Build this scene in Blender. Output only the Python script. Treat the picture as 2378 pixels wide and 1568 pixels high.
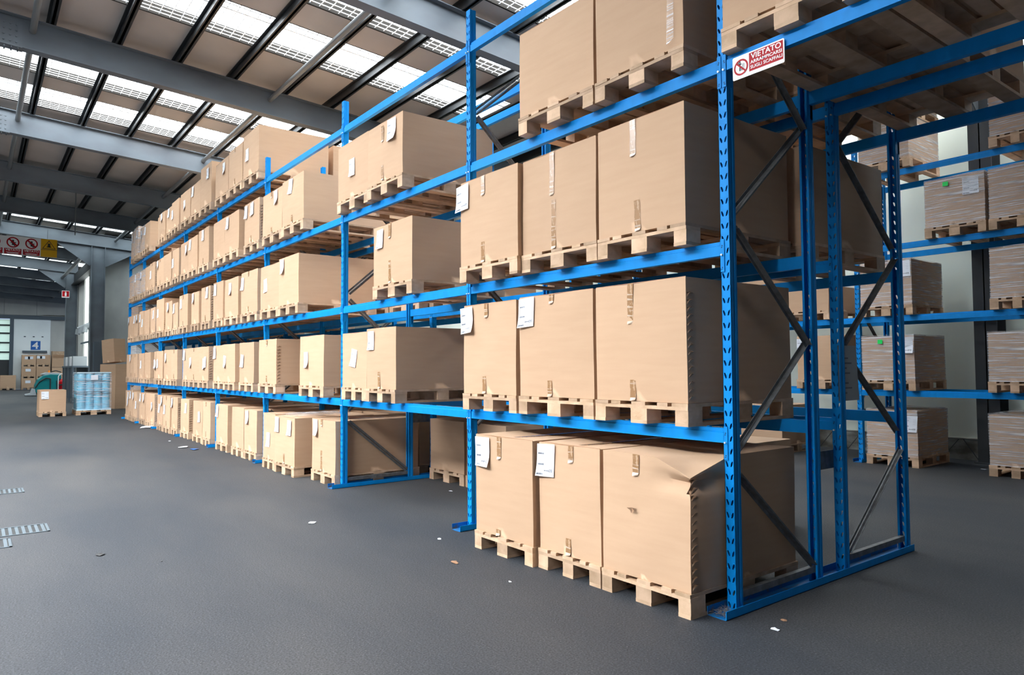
import bpy, math, random
from mathutils import Vector, Matrix
from mathutils.geometry import tessellate_polygon
S = bpy.context.scene
for o in list(bpy.data.objects): bpy.data.objects.remove(o)
C = S.collection
PI = math.pi
R = math.radians
rnd = random.Random(7)

# ------------------------------------------------------------------ camera
YAW, PITCH, ROLL, FPX = -0.65609, 0.0416, -0.00585, 1620.72
CAM = Vector((-2.60272, 3.63155, 1.48191))
fw = Vector((math.cos(YAW)*math.cos(PITCH), math.sin(YAW)*math.cos(PITCH), math.sin(PITCH)))
rt0 = Vector((math.sin(YAW), -math.cos(YAW), 0)); up0 = rt0.cross(fw)
rt = rt0*math.cos(ROLL)+up0*math.sin(ROLL); up = -rt0*math.sin(ROLL)+up0*math.cos(ROLL)
cd = bpy.data.cameras.new('camera'); cam = bpy.data.objects.new('camera', cd); C.objects.link(cam)
cd.sensor_width = 36; cd.sensor_fit = 'HORIZONTAL'; cd.lens = FPX/2378*36; cd.clip_end = 200
M4 = Matrix.Identity(4)
for i in range(3):
    M4[i][0] = rt[i]; M4[i][1] = up[i]; M4[i][2] = -fw[i]; M4[i][3] = CAM[i]
cam.matrix_world = M4
S.camera = cam

# ------------------------------------------------------------------ world, light, exposure
W = bpy.data.worlds.new('world'); S.world = W; W.use_nodes = True
W.node_tree.nodes['Background'].inputs[0].default_value = (.55, .7, 1, 1)
W.node_tree.nodes['Background'].inputs[1].default_value = .6
S.view_settings.view_transform = 'Standard'; S.view_settings.look = 'None'
S.view_settings.exposure = 0.22; S.view_settings.gamma = 1; S.view_settings.use_curve_mapping = False
PANE = 13.0       # daylight through the translucent roof panes
RIDGE_FILL = 47.0      # added fill from an unseen ridge strip, for bright box fronts

# ------------------------------------------------------------------ materials
def mat(name, col, rough=.6, metal=0., noise=None, bump=None, rand=0., spec=.5):
    m = bpy.data.materials.new(name); m.use_nodes = True
    nt = m.node_tree; N = nt.nodes; L = nt.links; b = N['Principled BSDF']
    b.inputs['Base Color'].default_value = (*col, 1); b.inputs['Roughness'].default_value = rough
    b.inputs['Metallic'].default_value = metal; b.inputs['Specular IOR Level'].default_value = spec
    last = None
    tc = N.new('ShaderNodeTexCoord')
    if noise:
        sc, c2, stretch, lo, hi = noise
        mp = N.new('ShaderNodeMapping'); mp.inputs['Scale'].default_value = stretch
        L.new(tc.outputs['Object'], mp.inputs[0])
        nz = N.new('ShaderNodeTexNoise'); nz.inputs['Scale'].default_value = sc; nz.inputs['Detail'].default_value = 5
        if rand:
            nz.noise_dimensions = '4D'; oi0 = N.new('ShaderNodeObjectInfo')
            ml = N.new('ShaderNodeMath'); ml.operation = 'MULTIPLY'; ml.inputs[1].default_value = 37
            L.new(oi0.outputs['Random'], ml.inputs[0]); L.new(ml.outputs[0], nz.inputs['W'])
        L.new(mp.outputs[0], nz.inputs['Vector'])
        mr = N.new('ShaderNodeMapRange'); mr.inputs[1].default_value = lo; mr.inputs[2].default_value = hi
        L.new(nz.outputs[0], mr.inputs[0])
        mx = N.new('ShaderNodeMixRGB'); mx.inputs[1].default_value = (*col, 1); mx.inputs[2].default_value = (*c2, 1)
        L.new(mr.outputs[0], mx.inputs[0]); last = mx.outputs[0]
    if rand:
        oi = N.new('ShaderNodeObjectInfo'); hs = N.new('ShaderNodeHueSaturation')
        mr2 = N.new('ShaderNodeMapRange'); mr2.inputs[3].default_value = 1-rand; mr2.inputs[4].default_value = 1+rand
        L.new(oi.outputs['Random'], mr2.inputs[0]); L.new(mr2.outputs[0], hs.inputs['Value'])
        if last: L.new(last, hs.inputs['Color'])
        else: hs.inputs['Color'].default_value = (*col, 1)
        last = hs.outputs[0]
    if last: L.new(last, b.inputs['Base Color'])
    if bump:
        bs, bd, stretch = bump
        mp = N.new('ShaderNodeMapping'); mp.inputs['Scale'].default_value = stretch
        L.new(tc.outputs['Object'], mp.inputs[0])
        nz = N.new('ShaderNodeTexNoise'); nz.inputs['Scale'].default_value = bs; nz.inputs['Detail'].default_value = 4
        L.new(mp.outputs[0], nz.inputs['Vector'])
        bp = N.new('ShaderNodeBump'); bp.inputs['Strength'].default_value = bd; bp.inputs['Distance'].default_value = .01
        L.new(nz.outputs[0], bp.inputs['Height']); L.new(bp.outputs[0], b.inputs['Normal'])
    return m
def emis(name, col, s):
    m = bpy.data.materials.new(name); m.use_nodes = True; b = m.node_tree.nodes['Principled BSDF']
    b.inputs['Base Color'].default_value = (*col, 1)
    b.inputs['Emission Color'].default_value = (*col, 1); b.inputs['Emission Strength'].default_value = s
    return m
CARD = mat('cardboard', (.55, .362, .232), .75, noise=(3, (.525, .342, .217), (1, 1, 9), .35, .7), bump=(5, .25, (1, 1, 1)), rand=.07, spec=.25)
CARD_EDGE = mat('cardboard_edge', (.36, .2, .11), .85)
CARD_DARK = mat('cardboard_inside', (.2, .11, .06), .9)
WOOD = mat('pine_wood', (.61, .42, .285), .7, noise=(9, (.42, .28, .17), (1, 1, 1), .35, .7), bump=(60, .2, (1, .08, 1)), rand=.22, spec=.25)
BLUE = mat('blue_rack_paint', (.0, .245, .68), .5, noise=(14, (.0, .215, .60), (1, 1, .4), .4, .75), spec=.18)
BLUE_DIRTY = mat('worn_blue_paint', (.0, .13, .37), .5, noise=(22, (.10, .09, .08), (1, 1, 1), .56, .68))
ZINC = mat('galvanised_steel', (.20, .21, .215), .45, .4, noise=(20, (.12, .12, .12), (1, 1, 1), .35, .7))
BOLT = mat('bright_bolt', (.85, .85, .82), .3, .5)
HOLE = mat('post_hollow', (.0, .05, .14), .8)
RAFT = mat('grey_rafter_paint', (.12, .145, .17), .5, noise=(1.2, (.075, .085, .10), (1, .5, 1), .4, .7))
PURL = mat('dark_purlin_paint', (.012, .014, .016), .5)
TUBE = mat('grey_tube_paint', (.15, .16, .165), .4)
CEIL = mat('roof_panel', (.46, .43, .40), .8, noise=(.8, (.39, .36, .335), (1, 1, 1), .35, .7))
CURB = mat('pale_grey_board', (.6, .6, .58), .5)
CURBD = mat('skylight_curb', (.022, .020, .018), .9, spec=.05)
WIRE = mat('white_wire', (.75, .77, .78), .4)
WALLG = mat('pale_green_wall', (.82, .88, .79), .8, noise=(.7, (.72, .78, .69), (1, 1, .5), .4, .75))
WALLD = mat('stained_wall_foot', (.32, .33, .30), .85, noise=(3, (.14, .13, .11), (1, 1, 2), .4, .6))
CONC = mat('grey_concrete_wall', (.36, .37, .36), .85, noise=(1.1, (.27, .28, .28), (1, 1, .7), .35, .7))
CONCW = mat('light_concrete_wall', (.50, .50, .47), .85, noise=(.8, (.42, .42, .4), (1, 1, .6), .35, .7))
CONCDK = mat('dark_concrete_wall', (.10, .10, .10), .85)
DOORW = mat('white_sliding_door', (.80, .85, .86), .6, noise=(.5, (.70, .75, .77), (1, 1, 1), .4, .7))
STEELD = mat('dark_blue_grey_steel', (.07, .095, .12), .5)
BLACKISH = mat('dark_steel', (.035, .04, .045), .6)
PAPER = mat('white_paper', (.80, .83, .88), .5)
INK = mat('grey_ink', (.12, .13, .16), .6)
INKL = mat('pale_ink', (.45, .48, .55), .6)
WHITE = mat('white_plastic', (.86, .86, .86), .35)
RED = mat('sign_red', (.42, .004, .010), .5, spec=.2)
YEL = mat('sign_yellow', (.75, .40, .0), .45)
BLACK = mat('sign_black', (.02, .02, .02), .5)
SIGNB = mat('sign_blue', (.01, .11, .42), .4)
GREEN = mat('green_sticker', (.0, .75, .12), .5)
TEAL = mat('teal_machine_plastic', (.0, .17, .18), .3)
GREYP = mat('grey_machine_plastic', (.33, .36, .38), .4)
RUBBER = mat('black_rubber', (.02, .02, .02), .6)
ORANGE = mat('orange_plastic', (.9, .25, .02), .4)
TAPE = mat('brown_tape', (.33, .18, .085), .22, noise=(60, (.50, .33, .2), (1, 1, .5), .56, .6))
TAPEP = mat('pale_tape_end', (.58, .45, .34), .15)
BWRAP = mat('blue_bubble_wrap', (.22, .60, .78), .25, noise=(3, (.10, .42, .62), (3, 3, .6), .35, .7), bump=(26, .6, (1, 1, 1)))
BWRAPT = mat('pale_blue_film', (.62, .83, .92), .3)
GRATE = mat('steel_grate', (.13, .16, .18), .45, .4)
def film(name, tint, lo, hi, mixmax=.75, base=.08):
    m = bpy.data.materials.new(name); m.use_nodes = True; nt = m.node_tree; N = nt.nodes; L = nt.links
    for n in list(N): N.remove(n)
    out = N.new('ShaderNodeOutputMaterial'); tr = N.new('ShaderNodeBsdfTransparent')
    pb = N.new('ShaderNodeBsdfPrincipled'); pb.inputs['Base Color'].default_value = (*tint, 1); pb.inputs['Roughness'].default_value = .22
    tc = N.new('ShaderNodeTexCoord'); mp = N.new('ShaderNodeMapping'); mp.inputs['Scale'].default_value = (1.6, 1.6, 60); mp.inputs['Rotation'].default_value = (.05, .08, 0)
    nz = N.new('ShaderNodeTexNoise'); nz.inputs['Scale'].default_value = 1.3; nz.inputs['Detail'].default_value = 6
    mr = N.new('ShaderNodeMapRange'); mr.inputs[1].default_value = lo; mr.inputs[2].default_value = hi
    mr.inputs[3].default_value = base; mr.inputs[4].default_value = mixmax
    mx = N.new('ShaderNodeMixShader')
    L.new(tc.outputs['Object'], mp.inputs[0]); L.new(mp.outputs[0], nz.inputs['Vector']); L.new(nz.outputs[0], mr.inputs[0])
    L.new(mr.outputs[0], mx.inputs[0]); L.new(tr.outputs[0], mx.inputs[1]); L.new(pb.outputs[0], mx.inputs[2]); L.new(mx.outputs[0], out.inputs[0])
    bp = N.new('ShaderNodeBump'); bp.inputs['Strength'].default_value = .8; bp.inputs['Distance'].default_value = .01
    L.new(nz.outputs[0], bp.inputs['Height']); L.new(bp.outputs[0], pb.inputs['Normal'])
    return m
FILM = film('stretch_film', (.8, .8, .82), .50, .68, .8, .2)
CLEAR = film('clear_bag_film', (.85, .85, .88), .5, .65, .6, .12)
# floor: dark asphalt with fine light grit, tyre-polished patches
FLOOR = bpy.data.materials.new('asphalt_floor'); FLOOR.use_nodes = True
def _floor():
    nt = FLOOR.node_tree; N = nt.nodes; L = nt.links; b = N['Principled BSDF']; tc = N.new('ShaderNodeTexCoord')
    n1 = N.new('ShaderNodeTexNoise'); n1.inputs['Scale'].default_value = .45; n1.inputs['Detail'].default_value = 6
    mp = N.new('ShaderNodeMapping'); mp.inputs['Scale'].default_value = (.5, 1.4, 1)
    L.new(tc.outputs['Object'], mp.inputs[0]); L.new(mp.outputs[0], n1.inputs['Vector'])
    cr = N.new('ShaderNodeValToRGB'); cr.color_ramp.elements[0].position = .35; cr.color_ramp.elements[1].position = .7
    cr.color_ramp.elements[0].color = (.024, .028, .035, 1); cr.color_ramp.elements[1].color = (.056, .054, .054, 1)
    L.new(n1.outputs[0], cr.inputs[0])
    n2 = N.new('ShaderNodeTexNoise'); n2.inputs['Scale'].default_value = 150; n2.inputs['Detail'].default_value = 2
    L.new(tc.outputs['Object'], n2.inputs['Vector'])
    m2 = N.new('ShaderNodeMapRange'); m2.inputs[1].default_value = .66; m2.inputs[2].default_value = .76; m2.inputs[4].default_value = .8
    L.new(n2.outputs[0], m2.inputs[0])
    mx = N.new('ShaderNodeMixRGB'); mx.inputs[2].default_value = (.26, .25, .21, 1)
    L.new(m2.outputs[0], mx.inputs[0]); L.new(cr.outputs[0], mx.inputs[1])
    n3 = N.new('ShaderNodeTexNoise'); n3.inputs['Scale'].default_value = 90; L.new(tc.outputs['Object'], n3.inputs['Vector'])
    m3 = N.new('ShaderNodeMapRange'); m3.inputs[1].default_value = .3; m3.inputs[2].default_value = .7; m3.inputs[3].default_value = .55; m3.inputs[4].default_value = 1.45
    L.new(n3.outputs[0], m3.inputs[0])
    mu = N.new('ShaderNodeMixRGB'); mu.blend_type = 'MULTIPLY'; mu.inputs[0].default_value = 1
    L.new(mx.outputs[0], mu.inputs[1]); L.new(m3.outputs[0], mu.inputs[2]); L.new(mu.outputs[0], b.inputs['Base Color'])
    b.inputs['Roughness'].default_value = .7; b.inputs['Specular IOR Level'].default_value = .3
    bp = N.new('ShaderNodeBump'); bp.inputs['Strength'].default_value = .5; bp.inputs['Distance'].default_value = .004
    L.new(n3.outputs[0], bp.inputs['Height']); L.new(bp.outputs[0], b.inputs['Normal'])
_floor()
def pane_mat(name, s, col=(.90, .96, 1)): return emis(name, col, s)
PANE_M = pane_mat('daylit_roof_pane', PANE)
PANE_D = pane_mat('dim_roof_pane', 9.0, (.82, .92, .95))
RIDGE_FILL_M = pane_mat('ridge_fill_pane', RIDGE_FILL, (.92, .96, 1))
STRIP_M = pane_mat('daylit_wall_strip', 4.0, (.93, 1, .98))
OPEN_M = pane_mat('daylit_gate_opening', .35, (.75, 1, .9))

# ------------------------------------------------------------------ mesh helpers
class MB:
    def __init__(s): s.v = []; s.f = []; s.m = []
    def add(s, vs, fs, mi=0):
        k = len(s.v); s.v += [tuple(v) for v in vs]
        for f in fs: s.f.append([k+i for i in f]); s.m.append(mi)
        return s
    def box(s, x0, x1, y0, y1, z0, z1, mi=0):
        if x0 > x1: x0, x1 = x1, x0
        if y0 > y1: y0, y1 = y1, y0
        if z0 > z1: z0, z1 = z1, z0
        vs = [(x0,y0,z0),(x1,y0,z0),(x1,y1,z0),(x0,y1,z0),(x0,y0,z1),(x1,y0,z1),(x1,y1,z1),(x0,y1,z1)]
        return s.add(vs, [(3,2,1,0),(4,5,6,7),(0,1,5,4),(1,2,6,5),(2,3,7,6),(3,0,4,7)], mi)
    def bar(s, p, q, w, h, upv=(0,0,1), mi=0):
        p = Vector(p); q = Vector(q); d = (q-p).normalized(); a = d.cross(Vector(upv))
        if a.length < 1e-4: a = d.cross(Vector((1,0,0)))
        a.normalize(); b = a.cross(d); a *= w/2; b *= h/2
        vs = [p-a-b, p+a-b, p+a+b, p-a+b, q-a-b, q+a-b, q+a+b, q-a+b]
        return s.add(vs, [(0,1,2,3),(7,6,5,4),(4,5,1,0),(5,6,2,1),(6,7,3,2),(7,4,0,3)], mi)
    def cyl(s, p, q, r, r2=None, n=12, mi=0):
        p = Vector(p); q = Vector(q); r2 = r if r2 is None else r2
        d = (q-p).normalized(); a = d.cross(Vector((0,0,1)))
        if a.length < 1e-4: a = Vector((1,0,0))
        a.normalize(); b = d.cross(a)
        vs = [p+(a*math.cos(2*PI*i/n)+b*math.sin(2*PI*i/n))*r for i in range(n)]
        vs += [q+(a*math.cos(2*PI*i/n)+b*math.sin(2*PI*i/n))*r2 for i in range(n)]
        fs = [(i, (i+1) % n, n+(i+1) % n, n+i) for i in range(n)] + [tuple(range(n-1,-1,-1)), tuple(range(n,2*n))]
        return s.add(vs, fs, mi)
    def tube(s, pts, r, n=8, mi=0):
        for a, b in zip(pts[:-1], pts[1:]): s.cyl(a, b, r, n=n, mi=mi)
        return s
    def poly(s, pts, axis, d0, d1, mi=0):
        """extrude a 2D polygon along axis ('x','y','z') from d0 to d1"""
        def P(a, b, d): return {'x': (d,a,b), 'y': (a,d,b), 'z': (a,b,d)}[axis]
        n = len(pts); vs = [P(a,b,d0) for a,b in pts]+[P(a,b,d1) for a,b in pts]
        fs = [(i,(i+1)%n,n+(i+1)%n,n+i) for i in range(n)]+[tuple(range(n-1,-1,-1)),tuple(range(n,2*n))]
        return s.add(vs, fs, mi)
    def mesh(s, name, mats, smooth=False):
        me = bpy.data.meshes.new(name); me.from_pydata(s.v, [], s.f)
        for m in (mats if isinstance(mats, (list, tuple)) else [mats]): me.materials.append(m)
        me.polygons.foreach_set('material_index', s.m)
        if smooth: me.polygons.foreach_set('use_smooth', [True]*len(s.f))
        me.update()
        import bmesh
        bm = bmesh.new(); bm.from_mesh(me); bmesh.ops.recalc_face_normals(bm, faces=bm.faces); bm.to_mesh(me); bm.free()
        return me
    def obj(s, name, mats, parent=None, loc=None, smooth=False, rz=0):
        return ob(name, s.mesh(name, mats, smooth), parent, loc, rz)
def ob(name, me, parent=None, loc=None, rz=0):
    o = bpy.data.objects.new(name, me); C.objects.link(o)
    if parent: o.parent = parent
    if loc is not None: o.location = loc
    if rz: o.rotation_euler.z = rz
    return o
def bevel(o, w, seg=2):
    b = o.modifiers.new('bevel', 'BEVEL'); b.width = w; b.segments = seg; b.limit_method = 'ANGLE'; return o
def tag(o, label, cat, group=None, kind=None):
    o['label'] = label; o['category'] = cat
    if group: o['group'] = group
    if kind: o['kind'] = kind
    return o
def struct(o): o['kind'] = 'structure'; return o
def thing(name, label, cat, loc=(0,0,0), rz=0, group=None):
    o = bpy.data.objects.new(name, None); C.objects.link(o); o.location = loc; o.rotation_euler.z = rz
    o.empty_display_size = .1
    return tag(o, label, cat, group)
def part(name, me, parent, loc=(0,0,0), rot=None, label=None):
    o = bpy.data.objects.new(name, me); C.objects.link(o); o.parent = parent; o.location = loc
    if rot: o.rotation_euler = rot
    if label: o['label'] = label
    return o
ORD = ['first','second','third','fourth','fifth','sixth','seventh','eighth','ninth','tenth','eleventh','twelfth']

# ------------------------------------------------------------------ layout numbers
X = [0, 2.8, 5.630, 8.580, 11.340, 14.011, 16.575, 18.798, 20.975]     # left edge of each upright of the long rack
PW = .067; PD = .066                                                   # post section
Z = [0, 1.097, 2.245, 3.387, 4.529]                                    # beam tops
D1, D2, D3 = .99, 1.291, 2.333                                         # back of front rack, front and back of rear rack
HF = 4.85
RAFX = [-8.5, -3.6, 1.3, 6.2, 11.2, 16.35, 21.1, 25.9, 30.5, 35.5, 40.4, 45.3, 50.2, 55.1, 60.0]
zr = lambda y: 6.545+.060*y          # rafter underside
zt = lambda y: 7.055+.064*y          # rafter top
zc = lambda y: 7.215+.064*y          # roof panel underside
YL, YR = 14.0, -8.62
XN, XF = -11., 61.
# ================================================================== STRUCTURE
m = MB(); m.box(XN-.2, XF+.2, YR-.3, YL+.2, -.2, 0); struct(m.obj('floor', FLOOR))
m = MB(); m.box(XN, 31.2, YR-.25, YR, 0, 7.2, 0); m.box(XN, 31.2, YR, YR+.05, 0, .33, 1); struct(m.obj('wall_right', [WALLG, WALLD]))
m = MB(); m.box(XN, XF, YL, YL+.2, 0, 8.6); struct(m.obj('wall_left', CONCDK))
m = MB(); m.box(XN-.2, XN, YR-.25, YL+.2, 0, 8.8); struct(m.obj('wall_near', CONCDK))
# far wall: concrete panels above a door head
m = MB()
for i in range(8):
    y1 = YL-.03-i*2.0
    m.box(XF, XF+.2, y1-1.97, y1, 5.55, 9, 0)
m.box(XF+.05, XF+.2, -2.5, YL, 5.5, 9, 1); m.box(XF, XF+.2, -3, -.35, 0, 5.6, 0); m.box(XF, XF+.2, 3.2, YL, 0, 5.5, 0)
struct(m.obj('wall_far', [CONCW, CONC]))
# wall block beyond the rack (steps into the hall), with vertical daylight strips
m = MB()
for i in range(4): m.box(31.0, 31.25, -.62-2.0*(i+1)+.03, -.62-2.0*i, 0, 7.2, 0)
m.box(31.03, 31.2, -8.62, -.62, 0, 7.2, 0)
struct(m.obj('wall_inner_end', CONC))
m = MB()
for a, b in ((31.2, 31.6), (32.7, 36.0), (37.8, 41)): m.box(a, b, -.85, -.62, 0, 6.7, 0)
for a, b in ((31.6, 32.7), (36.0, 37.8)): m.box(a, b, -.85, -.62, 0, 1.2, 0); m.box(a, b, -.85, -.62, 6.3, 6.7, 0)
struct(m.obj('wall_inner', CONCW))
for k, (a, b) in enumerate(((31.6, 32.7), (36.0, 37.8))):
    r0 = struct(ob('window_%d' % (k+1), None))
    m = MB(); m.box(a, b, -.80, -.78, 1.2, 6.3); m.obj('window_pane', STRIP_M, r0)
    m = MB()
    for xx in (a, b-.05): m.box(xx, xx+.05, -.83, -.66, 1.2, 6.3)
    m.obj('window_frame', CURB, r0)
RX0, RX1, RY0, RY1 = -2.5, 19.0, 8.3, 12.3
def slab(m, x0, x1, y0, y1, lo, hi, mi=0):
    vs = [(x0,y0,lo(y0)),(x1,y0,lo(y0)),(x1,y1,lo(y1)),(x0,y1,lo(y1)),(x0,y0,hi(y0)),(x1,y0,hi(y0)),(x1,y1,hi(y1)),(x0,y1,hi(y1))]
    m.add(vs, [(3,2,1,0),(4,5,6,7),(0,1,5,4),(1,2,6,5),(2,3,7,6),(3,0,4,7)], mi)
# ---- roof: panels, purlins, rafters, skylights
SKY = [(a, b, 0) for a, b in ((2.5,3.8),(4.57,5.88),(6.53,7.84),(8.58,9.88),(12.72,14.06),(14.76,16.12),(16.75,17.95))]
SKY += [(a, b, 1) for a, b in ((28.8,30.2),(31.6,33.2),(36.2,37.6),(38.6,39.8),(41,42.6),(46,47.4),(51,52.4),(56,57.4))]
m = MB(); prev = XN-.2
for a, b, _ in SKY+[(XF+.2, 0, 0)]:
    ys = (-7.45, RY0)
    vs = []
    for (x, y, dz) in ((prev,ys[0],0),(a,ys[0],0),(a,ys[1],0),(prev,ys[1],0)): vs.append((x,y,zc(y)))
    vs += [(x,y,z+.12) for x,y,z in vs]
    m.add(vs, [(0,1,2,3),(7,6,5,4),(0,1,5,4),(1,2,6,5),(2,3,7,6),(3,0,4,7)])
    prev = b
PY = [2.72-.98*k for k in range(-11, 12)]
for a, b, c, d in ((XN-.2, RX0, RY0, YL+.2), (RX1, XF+.2, RY0, YL+.2), (RX0, RX1, RY1, YL+.2)):
    slab(m, a, b, c, d, zc, lambda y: zc(y)+.12)
for a, b, dim in SKY:
    if b < 10: slab(m, a, b, -7.45, -5.0, zc, lambda y: zc(y)+.12)
for a, b in ((XN-.2, -4.0), (9.0, XF+.2)): slab(m, a, b, YR-.3, -7.45, zc, lambda y: zc(y)+.12)
slab(m, -4.0, 9.0, YR-.3, -8.45, zc, lambda y: zc(y)+.12)
struct(m.obj('ceiling', CEIL))
r0 = struct(ob('window_30', None))  # added roof strip, an invented source to brighten the pale wall
mm = MB(); slab(mm, -4.0, 9.0, -8.45, -7.45, lambda y: zc(y)+.13, lambda y: zc(y)+.15); mm.obj('window_pane', PANE_M, r0)
mm = MB()
for i in range(14): slab(mm, -4+i, -3.97+i, -8.45, -7.45, lambda y: zc(y)+.03, lambda y: zc(y)+.06)
mm.obj('window_mesh', WIRE, r0)
# added glowing ridge strip, out of view, brightens the box fronts
r0 = struct(ob('window_3', None))
mm = MB(); slab(mm, RX0, RX1, RY0, RY1, lambda y: zc(y)+.12, lambda y: zc(y)+.14); mm.obj('window_pane', RIDGE_FILL_M, r0)
mm = MB()
for i in range(11): slab(mm, RX0+i*2.1, RX0+i*2.1+.06, RY0, RY1, lambda y: zc(y)+.03, lambda y: zc(y)+.11)
mm.obj('window_frame', STEELD, r0)
for k, (a, b, dim) in enumerate(SKY):
    r0 = struct(ob('window_%d' % (k+4), None))
    H = .20; YA = -5.0 if b < 10 else -7.45
    m = MB(); slab(m, a-.05, b+.05, YA, RY0, lambda y: zc(y)+H, lambda y: zc(y)+H+.02); m.obj('window_pane', PANE_D if dim else PANE_M, r0)
    m = MB()
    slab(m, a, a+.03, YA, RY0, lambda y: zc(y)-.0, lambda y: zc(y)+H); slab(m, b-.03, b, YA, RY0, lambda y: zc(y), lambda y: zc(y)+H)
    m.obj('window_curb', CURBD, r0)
    # safety mesh under the pane, one thin cross bar
    m = MB(); w = .012
    for xx in [a+.12*i for i in range(1, int((b-a)/.12)+1)]:
        slab(m, xx-w/2, xx+w/2, YA, RY0, lambda y: zc(y)+.01, lambda y: zc(y)+.01+w)
    yy = YA+.1
    if not dim:
        while yy < RY0:
            m.box(a, b, yy-w/2, yy+w/2, zc(yy)+.018, zc(yy)+.018+w); yy += .16
    slab(m, a+.26, a+.29, YA, RY0, lambda y: zc(y)-.0, lambda y: zc(y)+.03)
    m.obj('window_mesh', WIRE, r0)
for k, y in enumerate(PY):
    m = MB(); z0 = zt(y); z1 = zc(y)-.002
    # zed section purlin
    m.box(XN, XF, y-.02, y+.02, z0, z1); m.box(XN, XF, y-.055, y+.045, z0, z0+.02); m.box(XN, XF, y-.02, y+.07, z1-.012, z1)
    struct(m.obj('trim_%d' % (k+1), PURL))
for k, y in enumerate((2.98, -.93, -4.85, 6.9)):
    m = MB(); m.cyl((XN, y, zt(y)-.17), (XF, y, zt(y)-.17), .05, n=14)
    struct(m.obj('trim_%d' % (k+40), TUBE, smooth=False))
PL = ['near rack corner']
def rafter(k, x):
    y0, y1 = YR+.02, YL-.02
    if x > 31: y0 = -.6
    if x > 42: y0 = YR+.02
    t = thing('roof_rafter', '', 'roof beam', (x, 0, 0), 0, 'steel rafters across the hall roof')
    m = MB()
    slab(m, -.006, .006, y0, y1, lambda y: zr(y)+.012, lambda y: zt(y)-.012); m.obj('web', RAFT, t)
    m = MB(); slab(m, -.10, .10, y0, y1, lambda y: zr(y), lambda y: zr(y)+.014); m.obj('flange', RAFT, t)
    m = MB(); slab(m, -.10, .10, y0, y1, lambda y: zt(y)-.014, lambda y: zt(y)); m.obj('flange', RAFT, t)
    # bolted splice
    m = MB(); slab(m, -.02, .02, 3.12, 4.0, lambda y: zr(y)+.03, lambda y: zt(y)-.03)
    slab(m, -.1, .1, 3.12, 4.0, lambda y: zr(y)-.012, lambda y: zr(y)-.001)
    for i in range(4):
        for j in range(4):
            yy = 3.2+i*.085; zz = zr(yy)+.09+j*.095
            m.cyl((-.033, yy, zz), (-.02, yy, zz), .016, n=6)
        for xx in (-.07, -.035, .035, .07): m.cyl((xx, 3.18+i*.09, zr(3.2)-.035), (xx, 3.18+i*.09, zr(3.2)-.01), .013, n=6)
    m.obj('splice_plate', RAFT, t)
    return t
raftlab = {2:'grey roof rafter standing over the right wall column',3:'nearest grey steel rafter above the empty top rack beam',4:'long grey rafter in the sunlit roof, second from the near one',
 5:'grey rafter bounding the sunlit roof and the dark roof panels',6:'grey rafter amid the dark roof panels, nearer of two',7:'grey rafter amid the dark roof panels, farther of two, rod hanging before it',
 8:'pale blue-grey rafter on the column with two haunches',9:'grey rafter behind the hanging safety banner',10:'grey rafter on the column before the white sliding door',
 11:'far grey rafter just beyond the second column',12:'far grey rafter, third from the far wall',13:'far grey rafter, second from the far wall',14:'last grey rafter against the far concrete wall',
 0:'grey rafter behind the viewer, farthest back',1:'grey rafter overhead behind the viewer'}
for k, x in enumerate(RAFX):
    if k in (0,): continue
    t = rafter(k, x); t['label'] = raftlab[k]
# columns
def column(x, y, lab, h, left, right, ma=RAFT, wid=.32, dep=.5):
    t = thing('steel_column', lab, 'column', (x, y, 0))
    m = MB(); m.box(-wid/2, wid/2, dep/2-.016, dep/2, 0, h); m.box(-wid/2, wid/2, -dep/2, -dep/2+.016, 0, h); m.box(-.008, .008, -dep/2, dep/2, 0, h)
    m.obj('shaft', ma, t)
    m = MB(); m.box(-wid/2-.04, wid/2+.04, -dep/2-.04, dep/2+.04, 0, .025); m.obj('foot_plate', ma, t)
    for s, on in ((1, left), (-1, right)):
        if not on: continue
        m = MB(); y0 = s*dep/2; zz = zr(y)
        m.poly([(y0, zz-.75), (y0+s*1.15, zz+.03+s*.07), (y0, zz+.02)], 'x', -.008, .008)
        m.bar((0, y0, zz-.75), (0, y0+s*1.15, zz+.02+s*.07), .16, .014, upv=(1,0,0)); m.obj('haunch', ma, t)
    return t
tA = column(30.5, -.32, 'pale grey steel column with two triangular haunches beyond the rack', zr(-.3)-.01, True, True)
tB = column(40.4, -.32, 'grey steel column beside the white sliding door, drainpipe on it', zr(-.3)-.01, True, False)
m = MB(); m.tube([(-.2,-.28,6.3),(-.2,-.28,5.9),(-.2,-.34,5.6),(-.2,-.34,.1)], .06); m.obj('drainpipe', TUBE, tB)
column(1.3, -8.40, 'dark steel column against the pale green wall', zr(-8.4)-.01, True, False, BLACKISH, .3, .36)
column(-3.6, -8.40, 'dark steel column on the pale wall, right of the wall rack', zr(-8.4)-.01, True, False, BLACKISH, .3, .36)
m = MB(); m.box(31.3, 41, -.6, -.42, 5.9, 6.45); m.box(31.3, 41, -.60, -.30, 5.88, 5.92); struct(m.obj('trim_50', PURL))
m = MB(); m.cyl((31, .1, 6.25), (41, .1, 6.25), .08); struct(m.obj('trim_51', TUBE))
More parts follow.
